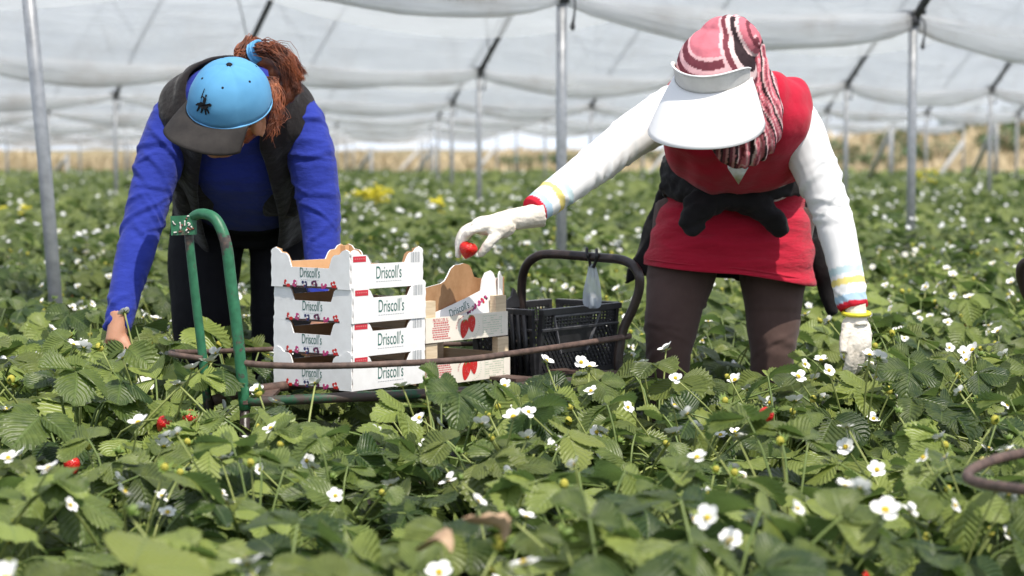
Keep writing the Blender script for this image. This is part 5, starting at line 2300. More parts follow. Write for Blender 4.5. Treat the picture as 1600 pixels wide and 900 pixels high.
# strawberry held in the glove
me = BERRIES[0]
bo = put('strawberry', me, None, 'bright red ripe strawberry pinched in the white glove above the crate', 'strawberry', loc=P(735, 379, 5.366))
bo.rotation_euler = (0.25, 0.2, 0.6)
bo.scale = (1.45, 1.3, 1.05)
# ------------------------------------------------------------------ handcart
m = NT('worn_green')
v = m.coord('Object')
m.base(m.mix(m.ramp(m.noise(v, 30, 8, 0.7), [(0.42, (0, 0, 0)), (0.50, (1, 1, 1))]), (0.016, 0.075, 0.036), (0.060, 0.045, 0.038)), 0.55, 0.4)
cart = thing('handcart', V(-0.25, 5.35, 0.0), 'long iron handcart with chipped green tube handle, dark end handle and rusty side rails', 'handcart')
GA = [P(327, 655, 5.10), P(317, 560, 5.10), P(305, 460, 5.10), P(295, 366, 5.10), P(296, 350, 5.098)]
GB = [P(296, 350, 5.098), P(303, 338, 5.09), P(318, 334, 5.07), P(338, 344, 5.045), P(353, 380, 5.03), P(361, 440, 5.03), P(371, 520, 5.03), P(383, 640, 5.03)]
mb = MB()
mb.tube(GA, 0.0108, 12, sub=5)
mb.build('green_handle', 'green_paint', cart)
mb = MB()
mb.tube(GB, [0.0110, 0.0116, 0.0124, 0.0130, 0.0134, 0.0136, 0.0136, 0.0136], 14, sub=6)
mb.build('green_handle', 'green_paint', cart)
# number plate welded to the handle
pc = P(287, 352, 5.082)
mb = MB()
mb.box(pc, V(0.0295, 0.004, 0.001), V(-0.0002, 0.0022, 0), V(-0.001, 0, 0.0225))
pl = mb.build('number_plate', 'green_paint', cart, smooth=False)
flat('chipped_white', (0.66, 0.62, 0.58), 0.6)
flat('chipped_rust', (0.20, 0.06, 0.045), 0.7)
px_ = V(0.0295, 0.004, 0.001)
pz_ = V(-0.001, 0, 0.0225)
pn_ = V(0.0003, -0.0036, 0)


def plate_strokes(strokes, mat, wd, seed):
    mb = MB()
    r = random.Random(seed)
    for st in strokes:
        for (x0, y0), (x1, y1) in zip(st[:-1], st[1:]):
            a = pc + px_ * x0 + pz_ * y0 + pn_
            b = pc + px_ * x1 + pz_ * y1 + pn_
            mb.tube([a, (a + b) / 2 + V(r.gauss(0, 0.0005), 0, r.gauss(0, 0.0005)), b], [wd * r.uniform(0.7, 1.2), wd * r.uniform(0.8, 1.3), wd * r.uniform(0.6, 1.1)], 6, sub=2)
    return mb.build('painted_number', mat, pl)


plate_strokes([[(-0.85, 0.45), (-0.75, 0.2), (-0.6, 0.1)], [(-0.28, 0.35), (-0.24, -0.1), (-0.26, -0.45)], [(-0.8, -0.72), (-0.55, -0.68)],
               [(0.12, 0.5), (0.1, 0.2), (0.08, -0.1)], [(0.3, 0.2), (0.45, 0.22), (0.48, 0.05), (0.35, 0.0)], [(0.15, -0.62), (0.28, -0.42)], [(0.55, -0.1), (0.66, -0.3)], [(0.3, 0.9), (0.48, 0.92)], [(0.3, -0.72), (0.38, -0.8)]], 'chipped_white', 0.0018, 1)
plate_strokes([[(-0.4, -0.7), (-0.2, -0.55)], [(0.25, -0.25), (0.55, -0.5)], [(0.62, -0.42), (0.78, -0.35)], [(-0.15, 0.1), (-0.16, -0.1)], [(0.2, 0.72), (0.3, 0.6)]], 'chipped_rust', 0.0022, 2)
# near rail, bowed round the crates, and far rail with its end loop
mb = MB()
mb.tube([P(376, 566, 5.03), P(408, 570, 5.02), P(470, 572, 5.00), P(550, 571, 4.99), P(620, 568, 5.03), P(665, 566, 5.08), P(735, 561, 5.18), P(795, 553, 5.29), P(880, 541, 5.48), P(940, 532, 5.62), P(984, 525, 5.72)], 0.0078, 10, sub=4)
mb.build('side_rail', 'rust_iron', cart)
mb = MB()
mb.tube([P(316, 560, 5.085), P(285, 556, 5.10), P(268, 553, 5.16), P(272, 550, 5.26), P(310, 550, 5.36), P(415, 546, 5.56), P(560, 541, 5.72), P(700, 538, 5.88), P(820, 535, 6.0)], 0.0068, 10, sub=4)
mb.build('side_rail', 'rust_iron', cart)
# bottom frame
mb = MB()
mb.tube([P(332, 626, 5.10), P(380, 613, 5.16), P(440, 604, 5.26), P(560, 590, 5.48), P(800, 574, 5.9)], 0.0125, 10, sub=3)
mb.build('frame_tube', 'rust_iron', cart)
mb = MB()
mb.tube([P(380, 628, 5.03), P(450, 625, 5.02), P(535, 621, 5.03), P(665, 615, 5.14), P(800, 606, 5.36), P(960, 588, 5.70)], 0.0120, 10, sub=3)
mb.build('frame_tube', 'worn_green', cart)
for q in range(5):
    t = q / 4
    a = P(400, 626, 5.03).lerp(P(950, 581, 5.63), t)
    b = P(420, 607, 5.24).lerp(P(800, 574, 5.9), t)
    d_ = (b - a)
    MB().box((a + b) / 2 - V(0, 0, 0.003), d_ / 2, V(0.028, 0.021, 0), V(0, 0, 0.004)).build('deck_slat', 'rust_iron', cart, smooth=False)
# end handle
mb = MB()
mb.tube([P(826, 585, 5.98), P(818, 520, 5.98), P(815, 455, 5.97), P(820, 420, 5.95), P(836, 402, 5.92), P(862, 397, 5.89), P(930, 402, 5.80), P(975, 407, 5.73), P(996, 424, 5.68), P(999, 450, 5.68), P(989, 482, 5.69), P(974, 515, 5.70), P(966, 560, 5.70), P(968, 600, 5.70)], 0.0125, 12, sub=5)
mb.build('end_handle', 'dark_iron', cart)
# legs and single wheel under the deck
for (x, y) in ((P(327, 655, 5.10).x, 5.10), (P(383, 640, 5.03).x, 5.03)):
    MB().tube([V(x, y, 0.42), V(x - 0.01, y, 0.02)], 0.012, 8).build('leg', 'dark_iron', cart)
wc = V(0.05, 5.55, 0.20)
wax = V(0.62, -0.78, 0).normalized()
wu = V(0.78, 0.62, 0)
mb = MB()
mb.tube([wc + wu * (0.17 * math.cos(a)) + V(0, 0, 0.17 * math.sin(a)) for a in [2 * math.pi * i / 28 for i in range(29)]], 0.028, 10, sub=1)
whl = mb.build('wheel', 'shoe_rubber', cart)
mb = MB()
mb.tube([wc - wax * 0.08, wc + wax * 0.08], 0.012, 8)
for k in range(6):
    a = math.pi * k / 3
    mb.tube([wc, wc + wu * (0.15 * math.cos(a)) + V(0, 0, 0.15 * math.sin(a))], 0.007, 6)
mb.build('rim', 'dark_iron', whl)
for s_ in (-1, 1):
    mb = MB()
    mb.tube([wc + wax * 0.075 * s_, wc + wax * 0.09 * s_ + V(-0.04, -0.03, 0.235)], 0.010, 8)
    mb.build('fork', 'dark_iron', cart)


# ------------------------------------------------------------------ white cardboard crates
def panel_poly(W, H, notch_lo, notch_hi, notch_d, knob=0.010):
    """outline of one crate wall (x across, z up), with a notch in the top edge and rounded corner tabs"""
    pts = [(0, 0), (W, 0)]
    # wavy right edge
    for k in range(1, 6):
        pts.append((W - (0.002 if k % 2 else 0.0), (H - knob) * k / 5.5))
    pts += [(W, H - knob), (W - 0.004, H - 0.004), (W - 0.014, H), (W - 0.026, H - 0.004), (W - 0.034, H - 0.012)]
    x1, x0 = notch_hi * W, notch_lo * W
    pts += [(x1 + 0.012, H - 0.014), (x1 + 0.004, H - 0.020), (x1 - 0.006, H - notch_d), (x0 + 0.006, H - notch_d), (x0 - 0.004, H - 0.020), (x0 - 0.012, H - 0.014)]
    pts += [(0.034, H - 0.012), (0.026, H - 0.004), (0.014, H), (0.004, H - 0.004), (0, H - knob)]
    for k in range(5, 0, -1):
        pts.append(((0.002 if k % 2 else 0.0), (H - knob) * k / 5.5))
    return pts


def tri_poly(mb, pts3, mi=0):
    mb.add(pts3, [tuple(range(len(pts3)))], mi)


def wall(mb, org, ux, uz, un, poly, th=0.0035):
    """extruded wall: outer face material 0 (print side), inner face and edges material 1"""
    n = len(poly)
    f = [org + ux * x + uz * z for x, z in poly]
    b = [p - un * th for p in f]
    flip = ux.cross(uz).dot(un) < 0
    order = list(range(n))
    fo = tuple(order) if not flip else tuple(reversed(order))
    mb.add(f, [fo], 0)
    mb.add(b, [tuple(reversed(fo))], 1)
    vs = f + b
    sd_ = []
    for i in range(n):
        j = (i + 1) % n
        q = (i, n + i, n + j, j) if not flip else (i, j, n + j, n + i)
        sd_.append(q)
    mb.add(vs, sd_, 0)


def text_on(mb, body, size, ws, c, ux, uz, un, lift=0.0006, mi=0):
    tv, tf = text_mesh(body, size, ws)
    flip = ux.cross(uz).dot(un) < 0
    mb.add([c + ux * x + uz * y + un * lift for x, y in tv], [tuple(reversed(f)) if flip else f for f in tf], mi)


def rect_on(mb, c, ux, uz, un, hx, hz, lift=0.0005, mi=0):
    pts = [c + ux * a * hx + uz * b * hz + un * lift for a, b in ((-1, -1), (1, -1), (1, 1), (-1, 1))]
    if ux.cross(uz).dot(un) < 0:
        pts.reverse()
    mb.add(pts, [(0, 1, 2, 3)], mi)


def blob_on(mb, c, ux, uz, un, rx, rz, lift, mi, n=12, jag=0.0, r=None):
    pts = []
    for i in range(n):
        a = 2 * math.pi * i / n
        q = 1 + (r.uniform(-jag, jag) if r else 0)
        pts.append(c + ux * rx * q * math.cos(a) + uz * rz * q * math.sin(a) + un * lift)
    if ux.cross(uz).dot(un) < 0:
        pts.reverse()
    mb.add(pts, [tuple(range(n))], mi)


UZ = V(0, 0, 1)
WX = 0.268
C0 = P(549.5, 612, 5.13)                     # near bottom corner of the stack
e1 = (P(662, 599, 5.33) - C0)
e1.z = 0
e1.normalize()                             # along the bright end, to the right and back
e0 = V(-e1.y, e1.x, 0)                     # along the grey side, to the left and back
if e0.x > 0:
    e0 = -e0
W1 = 0.263
W0 = 0.262
PITCH_Z = 0.0803
HC = 0.0950


def make_crate():
    t = thing('fruit_crate', C0, 'white printed cardboard fruit crate', 'crate', None)
    n0 = -e1                               # outward normal of the grey side (faces left front)
    n1_ = -e0                              # outward normal of the bright end
    pol0 = panel_poly(W0, HC, 0.24, 0.76, 0.046)
    pol1 = panel_poly(W1, HC, 0.25, 0.77, 0.036)
    names = []
    # near side (grey), near end (bright), far side, far end
    mb = MB()
    wall(mb, C0 + e0 * W0, -e0, UZ, n0, [(x, z) for x, z in pol0])
    side = mb.build('side_panel', ['card_white', 'card_tan'], t, smooth=False)
    mb = MB()
    wall(mb, C0 + e1 * 0.0037, e1, UZ, n1_, [(x, z) for x, z in panel_poly(W1 - 0.0037, HC, 0.25, 0.77, 0.036)])
    end = mb.build('end_panel', ['card_white', 'card_tan'], t, smooth=False)
    mb = MB()
    wall(mb, C0 + e1 * (W1 + 0.0005), e0, UZ, e1, pol0)
    mb.build('side_panel', ['card_white', 'card_tan'], t, smooth=False)
    mb = MB()
    wall(mb, C0 + e0 * W0 + e1 * (W1 - 0.0037), -e1, UZ, e0, [(x, z) for x, z in panel_poly(W1 - 0.0080, HC, 0.25, 0.77, 0.036)])
    mb.build('end_panel', ['card_white', 'card_tan'], t, smooth=False)
    mb = MB()
    mid = C0 + e0 * W0 / 2 + e1 * W1 / 2 + UZ * 0.006
    mb.box(mid, e0 * (W0 / 2 - 0.005), e1 * (W1 / 2 - 0.005), UZ * 0.002)
    mb.build('base', ['card_brown'], t, smooth=False)
    # corner posts of folded card
    for a in (0, 1):
        for b in (0, 1):
            p = C0 + e0 * (0.012 + a * (W0 - 0.024)) + e1 * (0.012 + b * (W1 - 0.024)) + UZ * (HC / 2 + 0.002)
            mb = MB()
            mb.box(p, e0 * 0.0075, e1 * 0.0075, UZ * (HC / 2 - 0.006))
            mb.build('corner_post', 'card_tan', t, smooth=False)
    # print on the grey side
    fz = 0.0
    tc = C0 + e0 * W0 * 0.5 + UZ * 0.036
    mb = MB()
    text_on(mb, "Driscoll's", 0.0335, 0.54, tc, -e0, UZ, n0)
    mb.build('lettering', 'print_green', side, smooth=False)
    mb = MB()
    for k in range(9):
        rect_on(mb, tc - UZ * 0.0165 - e0 * (k - 4) * 0.0068, -e0, UZ, n0, 0.0026, 0.0006)
    mb.build('small_print', 'print_grey', side, smooth=False)
    mb = MB()
    r = random.Random(8)
    rect_on(mb, C0 + e0 * W0 * 0.5 + UZ * 0.0025, -e0, UZ, n0, W0 * 0.345, 0.0024, 0.0005, 4)
    for k, mi in enumerate((0, 1, 2, 3, 1, 0)):
        p = C0 + e0 * (W0 * (0.795 - 0.118 * k)) + UZ * (0.0085 + r.uniform(-0.001, 0.0015))
        for z in range(7 if mi else 4):
            q = p - e0 * r.uniform(-0.008, 0.008) + UZ * r.uniform(-0.005, 0.006)
            blob_on(mb, q, -e0, UZ, n0, 0.0042, 0.0042, 0.0008 + 0.0002 * z, mi, 9)
        blob_on(mb, p - e0 * 0.001 + UZ * 0.002, -e0, UZ, n0, 0.0028, 0.0025, 0.0026, 5, 7)
        blob_on(mb, p + e0 * 0.003 - UZ * 0.002, -e0, UZ, n0, 0.002, 0.002, 0.0028, 6, 7)
    mb.build('fruit_print', ['print_berry', 'print_pink', 'print_blue', 'print_purple', 'print_dark', 'card_white', 'print_palered'], side, smooth=False)
    # print on the bright end
    tc = C0 + e1 * W1 * 0.52 + UZ * 0.036
    mb = MB()
    text_on(mb, "Driscoll's", 0.0430, 0.58, tc, e1, UZ, n1_)
    mb.build('lettering', 'print_green', end, smooth=False)
    mb = MB()
    for k in range(11):
        rect_on(mb, tc - UZ * 0.020 + e1 * (k - 5) * 0.0085, e1, UZ, n1_, 0.0033, 0.0006)
    mb.build('small_print', 'print_grey', end, smooth=False)
    mb = MB()
    rect_on(mb, C0 + e1 * W1 * 0.125 + UZ * 0.0720, e1, UZ, n1_, 0.0225, 0.0068, 0.0006, 0)
    for k in range(5):
        rect_on(mb, C0 + e1 * (W1 * 0.125 + (k - 2) * 0.0075) + UZ * 0.0726, e1, UZ, n1_, 0.0026, 0.0016, 0.0010, 1)
    mb.build('red_sticker', ['print_red', 'print_palered'], end, smooth=False)
    mb = MB()
    x = W1 * 0.83
    while x < W1 * 0.955:
        wd = r.choice([0.0006, 0.001, 0.0016])
        rect_on(mb, C0 + e1 * x + UZ * 0.070, e1, UZ, n1_, wd, 0.0125, 0.0006)
        x += wd * 2 + r.choice([0.0012, 0.002])
    mb.build('barcode', 'print_grey', end, smooth=False)
    return t


crate = make_crate()
spots = [('bottom white cardboard crate of the four stacked on the cart, half behind the rail', 0),
         ('second white cardboard crate up from the bottom of the stack of four', 1),
         ('second white cardboard crate from the top of the stack of four', 2),
         ('topmost open white cardboard crate of the stack of four, blue sleeve behind its notch', 3)]
for (lab, k) in spots:
    c = crate if k == 0 else copy_tree(crate)
    rr = random.Random(k + 2)
    off = -e1 * rr.uniform(-0.003, 0.004) + e0 * rr.uniform(-0.002, 0.004)
    c.location = C0 + UZ * PITCH_Z * k + (off if k else V(0, 0, 0))
    c.rotation_euler = (0, 0, 0 if k == 0 else rr.uniform(-0.012, 0.012))
    c['label'] = lab
    c['group'] = 'white cardboard crates stacked on the handcart'

# ------------------------------------------------------------------ wooden punnet crates beside them
D0 = P(668, 606, 5.36)
g1 = P(797, 589, 5.62) - D0
g1.z = 0
WW = g1.length
g1.normalize()
g0 = V(-g1.y, g1.x, 0)
if g0.x > 0:
    g0 = -g0
gn = -g0
DW = 0.24


def strawberry_print(mb, c, ux, uz, un, s):
    r = random.Random(3)
    for (ox, oz, rot, q) in ((-0.42, -0.12, 0.25, 1.0), (0.42, 0.20, -0.12, 0.92)):
        pts = []
        for i in range(22):
            a = 2 * math.pi * i / 22
            x = math.sin(a) * 0.44 * (1.0 + 0.34 * math.cos(a)) * q
            z = math.cos(a) * 0.66 * q
            x2, z2 = x * math.cos(rot) + z * math.sin(rot), -x * math.sin(rot) + z * math.cos(rot)
            pts.append(c + ux * (ox + x2) * s + uz * (oz + z2) * s + un * (0.0007 + 0.0003 * (ox > 0)))
        if ux.cross(uz).dot(un) < 0:
            pts.reverse()
        # clockwise start: make it face outwards
        nrm = (pts[1] - pts[0]).cross(pts[5] - pts[0])
        if nrm.dot(un) < 0:
            pts.reverse()
        mb.add(pts, [tuple(range(len(pts)))], 0)
        top = c + ux * (ox + math.sin(rot) * 0.58) * s + uz * (oz + 0.60 * q) * s
        for k in range(5):
            a = -1.3 + 2.6 * k / 4
            tip = top + ux * math.sin(a) * 0.36 * s + uz * (-0.10 + 0.16 * math.cos(a) - 0.12 * abs(a)) * s
            b0 = top + ux * (math.sin(a) * 0.1 + 0.09) * s
            b1 = top + ux * (math.sin(a) * 0.1 - 0.09) * s + uz * 0.08 * s
            tri = [p + un * 0.0014 for p in (b0, tip, b1)]
            if (tri[1] - tri[0]).cross(tri[2] - tri[0]).dot(un) < 0:
                tri.reverse()
            mb.add(tri, [(0, 1, 2)], 1)
        for k in range(12):
            a, b = r.uniform(-0.26, 0.26), r.uniform(-0.45, 0.3)
            rect_on(mb, c + ux * (ox + a) * s + uz * (oz + b) * s, ux, uz, un, 0.035 * s, 0.03 * s, 0.0015, 2)


def make_wood_crate():
    t = thing('wooden_crate', D0, 'light plywood fruit crate printed with two red strawberries', 'crate', None)
    HB = 0.062
    bowl = HB
    # front and back printed boards
    mb = MB()
    mb.box(D0 + g1 * WW / 2 + UZ * (HB / 2 + 0.003) - gn * 0.002, g1 * WW / 2, gn * 0.002, UZ * HB / 2)
    fr = mb.build('front_board', 'plywood_print', t, smooth=False)
    mb = MB()
    mb.box(D0 + g1 * WW / 2 + UZ * (HB / 2 + 0.003) + g0 * (DW - 0.002), g1 * WW / 2, gn * 0.002, UZ * HB / 2)
    mb.build('back_board', 'plywood', t, smooth=False)
    for s_ in (0, 1):
        mb = MB()
        mb.box(D0 + g1 * (0.002 + s_ * (WW - 0.004)) + g0 * DW / 2 + UZ * (HB / 2 + 0.003), g1 * 0.002, g0 * (DW / 2 - 0.0065), UZ * HB / 2)
        mb.build('side_board', 'plywood', t, smooth=False)
    mb = MB()
    mb.box(D0 + g1 * WW / 2 + g0 * DW / 2 + UZ * 0.004, g1 * (WW / 2 - 0.006), g0 * (DW / 2 - 0.006), UZ * 0.002)
    mb.build('base', 'card_brown', t, smooth=False)
    for a in (0, 1):
        for b in (0, 1):
            p = D0 + g1 * (0.0225 + a * (WW - 0.045)) + g0 * (0.0145 + b * (DW - 0.029)) + UZ * 0.055
            mb = MB()
            mb.box(p, g1 * 0.0215 if b == 0 else g1 * 0.012, g0 * 0.0095, UZ * 0.0515)
            mb.build('corner_post', 'plywood', t, smooth=False)
    c = D0 + g1 * WW * 0.50 + UZ * 0.0345
    mb = MB()
    strawberry_print(mb, c, g1, UZ, gn, 0.036)
    mb.build('strawberry_print', ['print_berry', 'print_leaf', 'print_palered'], fr, smooth=False)
    mb = MB()
    for k in range(10):       # thin arcs drawn round the fruit
        a = 2.0 + 1.2 * k / 9
        rect_on(mb, c + g1 * 0.046 * math.cos(a) + UZ * 0.030 * math.sin(a), g1, UZ, gn, 0.0028, 0.0006, 0.0006, 0)
        a = -1.3 + 1.7 * k / 9
        rect_on(mb, c + g1 * 0.046 * math.cos(a) + UZ * 0.030 * math.sin(a), g1, UZ, gn, 0.0022, 0.0005, 0.0006, 1)
    mb.build('arc_print', ['print_palered', 'print_palegreen'], fr, smooth=False)
    r = random.Random(6)
    mb = MB()
    text_on(mb, 'FRUTAS C.OR, S.L.', 0.0125, 0.62, D0 + g1 * WW * 0.175 + UZ * 0.0575, g1, UZ, gn, 0.0006)
    mb.build('lettering', 'print_red', fr, smooth=False)
    mb = MB()
    for row in range(8):
        x = -0.034 + r.uniform(0, 0.008)
        while x < 0.034 - r.uniform(0, 0.010):
            wd = r.uniform(0.0015, 0.005)
            rect_on(mb, D0 + g1 * (WW * 0.175 + x + wd) + UZ * (0.0505 - row * 0.0056), g1, UZ, gn, wd, 0.0013 if row % 3 else 0.0018, 0.0006)
            x += wd * 2 + 0.0015
    mb.build('small_print', 'print_palered', fr, smooth=False)
    mb = MB()
    for row in range(9):
        x = -0.036
        while x < 0.036:
            wd = r.uniform(0.002, 0.007)
            if r.random() < 0.7:
                rect_on(mb, D0 + g1 * (WW * 0.80 + x + wd) + UZ * (0.0575 - row * 0.0058), g1, UZ, gn, wd, 0.0007, 0.0006)
            x += wd * 2 + 0.002
    for xx in (-0.038, 0.038):
        rect_on(mb, D0 + g1 * (WW * 0.80 + xx) + UZ * 0.034, g1, UZ, gn, 0.0004, 0.026, 0.0006)
    mb.build('table_print', 'print_palegreen', fr, smooth=False)
    return t


wcr = make_wood_crate()
wcr['label'] = 'lower plywood crate printed with two red strawberries, its gap open above'
w2 = copy_tree(wcr)
w2.location = D0 + UZ * 0.107 - g1 * 0.006
w2.rotation_euler = (0, 0, 0.008)
w2['label'] = 'upper plywood crate printed with two red strawberries, holding an opened cardboard tray'
for o in (wcr, w2):
    o['group'] = 'plywood crates on the handcart'

# cardboard tray pushed into the upper wooden crate, its front wall folded over
E0 = D0 + UZ * (0.107 + 0.008) + g1 * 0.004 + g0 * 0.027
tray = thing('cardboard_tray', E0, 'opened brown cardboard tray with a slanting white printed flap, inside the upper plywood crate', 'tray')
tw, td, th_ = WW - 0.016, DW - 0.054, 0.152
# the tray has gone out of square: its left wall splays so that the inside shows
FL = E0 + V(0, 0, 0)
BL = P(717, 500, 5.56)
BL.z = E0.z
BR = P(786, 500, 5.74)
BR.z = E0.z
FR = E0 + g1 * tw


def tray_wall(a, b, prof, name, flip=False):
    u = (b - a)
    Lw = u.length
    u.normalize()
    n_ = V(u.y, -u.x, 0) * (-1 if flip else 1)
    mb = MB()
    wall(mb, a, u, UZ, n_, [(0, 0.068), (Lw, 0.068)] + [(x * Lw, z) for x, z in reversed(prof)])
    mb.build(name, ['card_white', 'card_brown'], tray, smooth=False)


tray_wall(FL, BL, [(0, 0.129), (0.30, 0.134), (0.50, 0.137), (0.60, 0.143), (0.68, 0.156), (0.76, 0.172), (0.86, 0.180), (1.0, 0.181)], 'side_panel', True)
tray_wall(BL, BR, [(0, 0.181), (0.08, 0.183), (0.20, 0.178), (0.26, 0.166), (0.31, 0.146), (0.40, 0.142), (0.8, 0.137), (1.0, 0.139)], 'back_panel', True)
tray_wall(FR, BR, [(0, 0.150), (0.3, 0.158), (0.6, 0.146), (1.0, 0.138)], 'side_panel', False)
mb = MB()
# front wall pushed aslant: rises to the right
mb = MB()
fl = [(0.0, 0.052), (tw * 0.30, 0.074), (tw * 0.62, 0.098), (tw * 0.80, 0.113), (tw * 0.83, 0.140), (tw * 0.88, 0.158), (tw * 0.95, 0.163), (tw * 0.985, 0.156), (tw * 1.0, 0.145), (tw * 1.03, 0.138), (tw * 1.02, 0.122), (tw * 1.07, 0.110), (tw * 1.08, 0.098), (tw * 1.0, 0.090), (tw * 0.985, 0.03), (tw * 0.9, 0.0), (0.0, 0.0)]
fl = list(reversed(fl))
gN = (gn + V(0, 0, 0.12)).normalized()
uzf = (UZ - gN * UZ.dot(gN)).normalized()
wall(mb, E0 + gn * 0.004, g1, uzf, gN, fl)
flap = mb.build('front_flap', ['card_white', 'card_tan'], tray, smooth=False)
ang = 0.26
tx = (g1 * math.cos(ang) + uzf * math.sin(ang)).normalized()
tz = (uzf * math.cos(ang) - g1 * math.sin(ang)).normalized()
mb = MB()
text_on(mb, "Driscoll's", 0.028, 0.80, E0 + gn * 0.004 + g1 * tw * 0.50 + uzf * 0.0700, tx, tz, gN, 0.0008)
mb.build('lettering', 'print_green', flap, smooth=False)
mb = MB()
r = random.Random(2)
for k, mi in enumerate((3, 2, 1, 1, 0, 3)):
    p = E0 + gn * 0.004 + g1 * tw * (0.62 + 0.045 * k) + uzf * (0.062 + 0.006 * k)
    for z in range(5):
        blob_on(mb, p + g1 * r.uniform(-0.006, 0.006) + uzf * r.uniform(-0.004, 0.005), g1, uzf, gN, 0.0042, 0.0036, 0.0009 + 0.0002 * z, mi if z < 4 else 1, 8)
mb.build('fruit_print', ['print_berry', 'print_pink', 'print_blue', 'print_purple'], flap, smooth=False)
mb = MB()
pq = P(728, 486, 5.54)
mb.box(pq, g1 * 0.05 + UZ * 0.012, V(0.02, 0.05, 0.006), UZ * 0.003)
mb.build('paper_liner', 'paper_pad', tray, smooth=False)

# ------------------------------------------------------------------ black plastic basket
B0 = P(838, 592, 5.72)
b1 = P(957, 574, 6.00) - B0
b1.z = 0
BW = b1.length
b1.normalize()
b0 = V(-b1.y, b1.x, 0)
if b0.x > 0:
    b0 = -b0
BD = 0.20
BH = 0.182
bask = thing('plastic_basket', B0, 'black plastic lattice harvest basket under the dark cart handle', 'basket')
SL = V(0, 0, 1)


def basket_wall(org, ux, W, un, panel):
    def Q(x, z, o=0.0):
        # walls lean out a little towards the top
        return org + ux * x + UZ * z + un * (0.016 * z / BH + o)
    mb = MB()

    def bar(x0, z0, x1, z1, w_, d_=0.004, o=0.0):
        a, b = Q(x0, z0, o), Q(x1, z1, o)
        d = b - a
        L = d.length
        s = un.cross(d).normalized()
        mb.box((a + b) / 2, d / 2, s * w_, un * d_)
    # rim, ribs, base
    bar(-0.004, BH - 0.006, W + 0.004, BH - 0.006, 0.007, 0.0085, 0.004)
    bar(0, BH * 0.70, W, BH * 0.70, 0.0028, 0.0075, 0.003)
    bar(0, 0.006, W, 0.006, 0.007, 0.006)
    bar(0.006, 0.0, 0.006, BH - 0.012, 0.0065, 0.0065)
    bar(W - 0.006, 0.0, W - 0.006, BH - 0.012, 0.0065, 0.0065)
    frame = mb
    mb2 = MB()
    mb = mb2
    zlo, zhi = 0.013, BH * 0.68
    n = int(W / 0.0125)
    for k in range(-14, n + 1):
        for sgn in (1, -1):
            x0 = k * 0.0165
            x1 = x0 + (zhi - zlo) * 0.8
            if sgn < 0:
                x0, x1 = x1, x0
            p0, p1 = (x0, zlo), (x1, zhi)
            # clip to 0..W
            def clip(p, q):
                if p[0] < 0.012:
                    f = (0.012 - p[0]) / (q[0] - p[0]) if q[0] != p[0] else 0
                    p = (0.012, p[1] + (q[1] - p[1]) * f)
                if p[0] > W - 0.012:
                    f = (W - 0.012 - p[0]) / (q[0] - p[0]) if q[0] != p[0] else 0
                    p = (W - 0.012, p[1] + (q[1] - p[1]) * f)
                return p
            if max(x0, x1) <= 0.013 or min(x0, x1) >= W - 0.013:
                continue
            a, b = clip(p0, p1), clip(p1, p0)
            bar(a[0], a[1], b[0], b[1], 0.0026, 0.002, -0.001 * sgn)
    for k in range(5):
        bar(0.01, BH * 0.73 + k * 0.0085, W - 0.01, BH * 0.73 + k * 0.0085, 0.0016, 0.002, -0.001)
    for k in range(int(W / 0.014)):
        bar(0.012 + k * 0.014, BH * 0.71, 0.012 + k * 0.014, BH - 0.012, 0.0022, 0.0018, -0.002)
    if panel:
        mb3 = MB()
        # solid trapezoid hand panel with raised border, plus solid corner strip
        def quad(pts, o):
            f = [Q(x, z, o) for x, z in pts]
            b_ = [Q(x, z, o - 0.003) for x, z in pts]
            m = len(pts)
            vs = f + b_
            fs = [tuple(range(m)), tuple(reversed(range(m, 2 * m)))] + [(i, m + i, m + (i + 1) % m, (i + 1) % m) for i in range(m)]
            mb3.add(vs, fs)
        quad([(W * 0.26, BH * 0.34), (W * 0.60, BH * 0.34), (W * 0.72, BH * 0.70), (W * 0.16, BH * 0.70)], 0.004)
        fix_normals(mb3)
        mb3.build('hand_panel', 'black_plastic', bask, smooth=False)
        mb = MB()
        for (x0, z0, x1, z1) in ((W * 0.14, BH * 0.90, W * 0.74, BH * 0.90), (W * 0.14, BH * 0.90, W * 0.26, BH * 0.34), (W * 0.74, BH * 0.90, W * 0.60, BH * 0.34)):
            bar(x0, z0, x1, z1, 0.0022, 0.003, 0.007)
        mb.build('panel_rim', 'worn_plastic', bask, smooth=False)
        mb = MB()
    frame.build('wall_frame', 'black_plastic', bask, smooth=False)
    mb2.build('lattice', 'black_plastic', bask, smooth=False)
    mb = MB()
    bar(-0.004, BH + 0.0012, W + 0.004, BH + 0.0012, 0.0012, 0.0078, 0.004)
    bar(0.0, BH * 0.70 + 0.0035, W, BH * 0.70 + 0.0035, 0.0009, 0.007, 0.0035)
    mb.build('worn_edge', 'worn_plastic', bask, smooth=False)


basket_wall(B0, b1, BW, -b0, True)
basket_wall(B0 + b0 * BD, -b0, BD, -b1, False)
basket_wall(B0 + b1 * BW, b0, BD, b1, False)
basket_wall(B0 + b1 * BW + b0 * BD, -b1, BW, b0, False)
mb = MB()
mb.box(B0 + b1 * BW / 2 + b0 * BD / 2 + UZ * 0.004, b1 * (BW / 2 - 0.007), b0 * (BD / 2 - 0.007), UZ * 0.003)
mb.build('floor', 'black_plastic', bask, smooth=False)
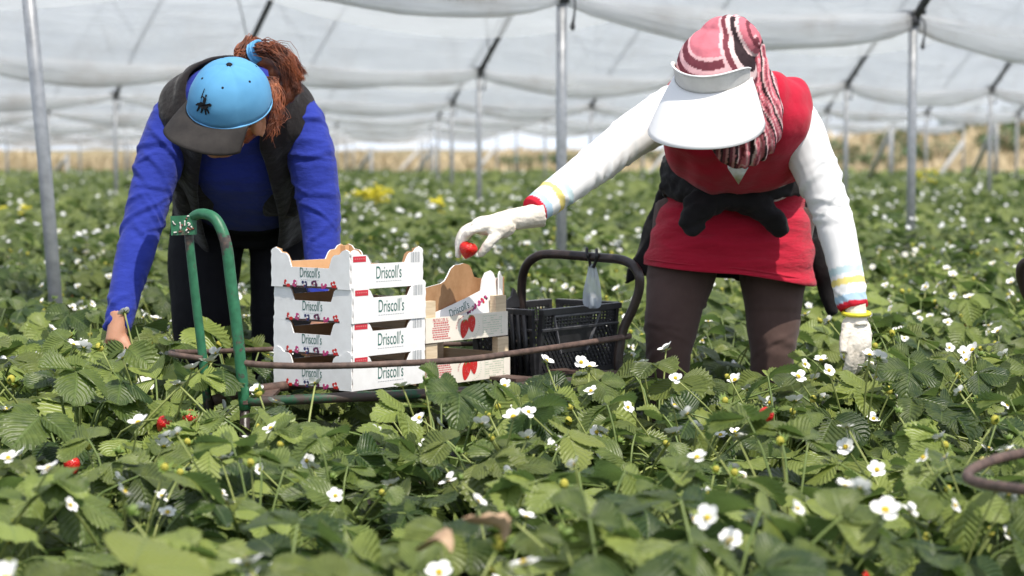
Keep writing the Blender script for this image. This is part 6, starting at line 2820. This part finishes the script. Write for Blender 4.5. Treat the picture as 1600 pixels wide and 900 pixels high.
# fluted corner strip left of the near corner and the upright lug above the rim
mb = MB()
for k in range(4):
    p = B0 + b0 * (0.022 + 0.02 * k) - b1 * 0.010
    mb.tube([p + UZ * 0.01, p + UZ * (BH - 0.012) - b1 * 0.015], 0.007, 8)
    mb.build('flute', 'black_plastic', bask) if False else None
mb.build('flute', 'black_plastic', bask)
for o in [o for o in bask.children if o.name.startswith('flute')]:
    o.name = 'fluted_corner'
lug = MB()
lp = B0 + b0 * (BD * 0.55) + UZ * BH + b1 * 0.012
pol = [(0.0, 0.0), (0.060, 0.0), (0.060, 0.014), (0.044, 0.044), (0.034, 0.052), (0.026, 0.030), (0.008, 0.022)]
wall(lug, lp, b1, UZ, -b0, pol, 0.006)
lug.build('rim_lug', ['black_plastic', 'black_plastic'], bask, smooth=False)

# plastic bag tied to the end handle
hb0, hb1 = P(918, 403, 5.81), P(931, 403, 5.80)
bagp = thing('plastic_bag', hb0, 'crumpled clear bluish plastic bag tied to the dark cart handle above the basket', 'bag')
mb = MB()
rings = []
ZB = 0.10
secs = [(P(925, 412, 5.705 + ZB), 0.006, 0.004), (P(925, 424, 5.71 + ZB), 0.012, 0.008), (P(925, 440, 5.715 + ZB), 0.018, 0.010), (P(925, 458, 5.72 + ZB), 0.0225, 0.012), (P(926, 474, 5.725 + ZB), 0.024, 0.011), (P(926, 482, 5.725 + ZB), 0.020, 0.006)]
for j, (c_, a_, b_) in enumerate(secs):
    rings.append([c_ + V(a_ * math.cos(t) * (1 + 0.25 * math.sin(5 * t + j)), b_ * math.sin(t) * (1 + 0.4 * math.sin(4 * t - j)), 0.004 * math.sin(3 * t + j)) for t in [2 * math.pi * z / 24 for z in range(24)]])
mb.rings(rings)
bo = mb.build('pouch', 'bag_plastic', bagp)
md = bo.modifiers.new('round', 'SUBSURF')
md.levels = 1
md.render_levels = 2
for (a_, b_) in ((P(917, 397, 5.81), P(923, 418, 5.81)), (P(932, 399, 5.79), P(927, 418, 5.80))):
    mb = MB()
    mb.tube([a_ + V(0, 0.0, 0.016), a_ + V(0, -0.016, 0), (a_ + b_) / 2 + V(0.002, -0.004, 0), b_], [0.004, 0.0045, 0.004, 0.005], 7, sub=3)
    mb.build('handle_strap', 'black_plastic', bagp)

# ------------------------------------------------------------------ second cart, only its ends in view at the right edge
c2 = thing('handcart', V(0.86, 3.4, 0.0), 'second handcart mostly out of frame at right, bent rusty rail end in the leaves', 'handcart')
mb = MB()
mb.tube([P(1760, 690, 3.75), P(1660, 700, 3.62), P(1600, 708, 3.56), P(1555, 718, 3.50), P(1522, 732, 3.44), P(1511, 744, 3.40), P(1524, 753, 3.36), P(1560, 760, 3.30), P(1620, 768, 3.2), P(1760, 785, 3.0)], 0.0085, 10, sub=5)
mb.build('side_rail', 'rust_iron', c2)
mb = MB()
mb.tube([P(1650, 860, 5.3), P(1640, 640, 5.3), P(1620, 500, 5.3), P(1602, 455, 5.3), P(1595, 425, 5.28), P(1606, 408, 5.26), P(1650, 402, 5.2)], 0.0125, 12, sub=5)
mb.build('end_handle', 'dark_iron', c2)
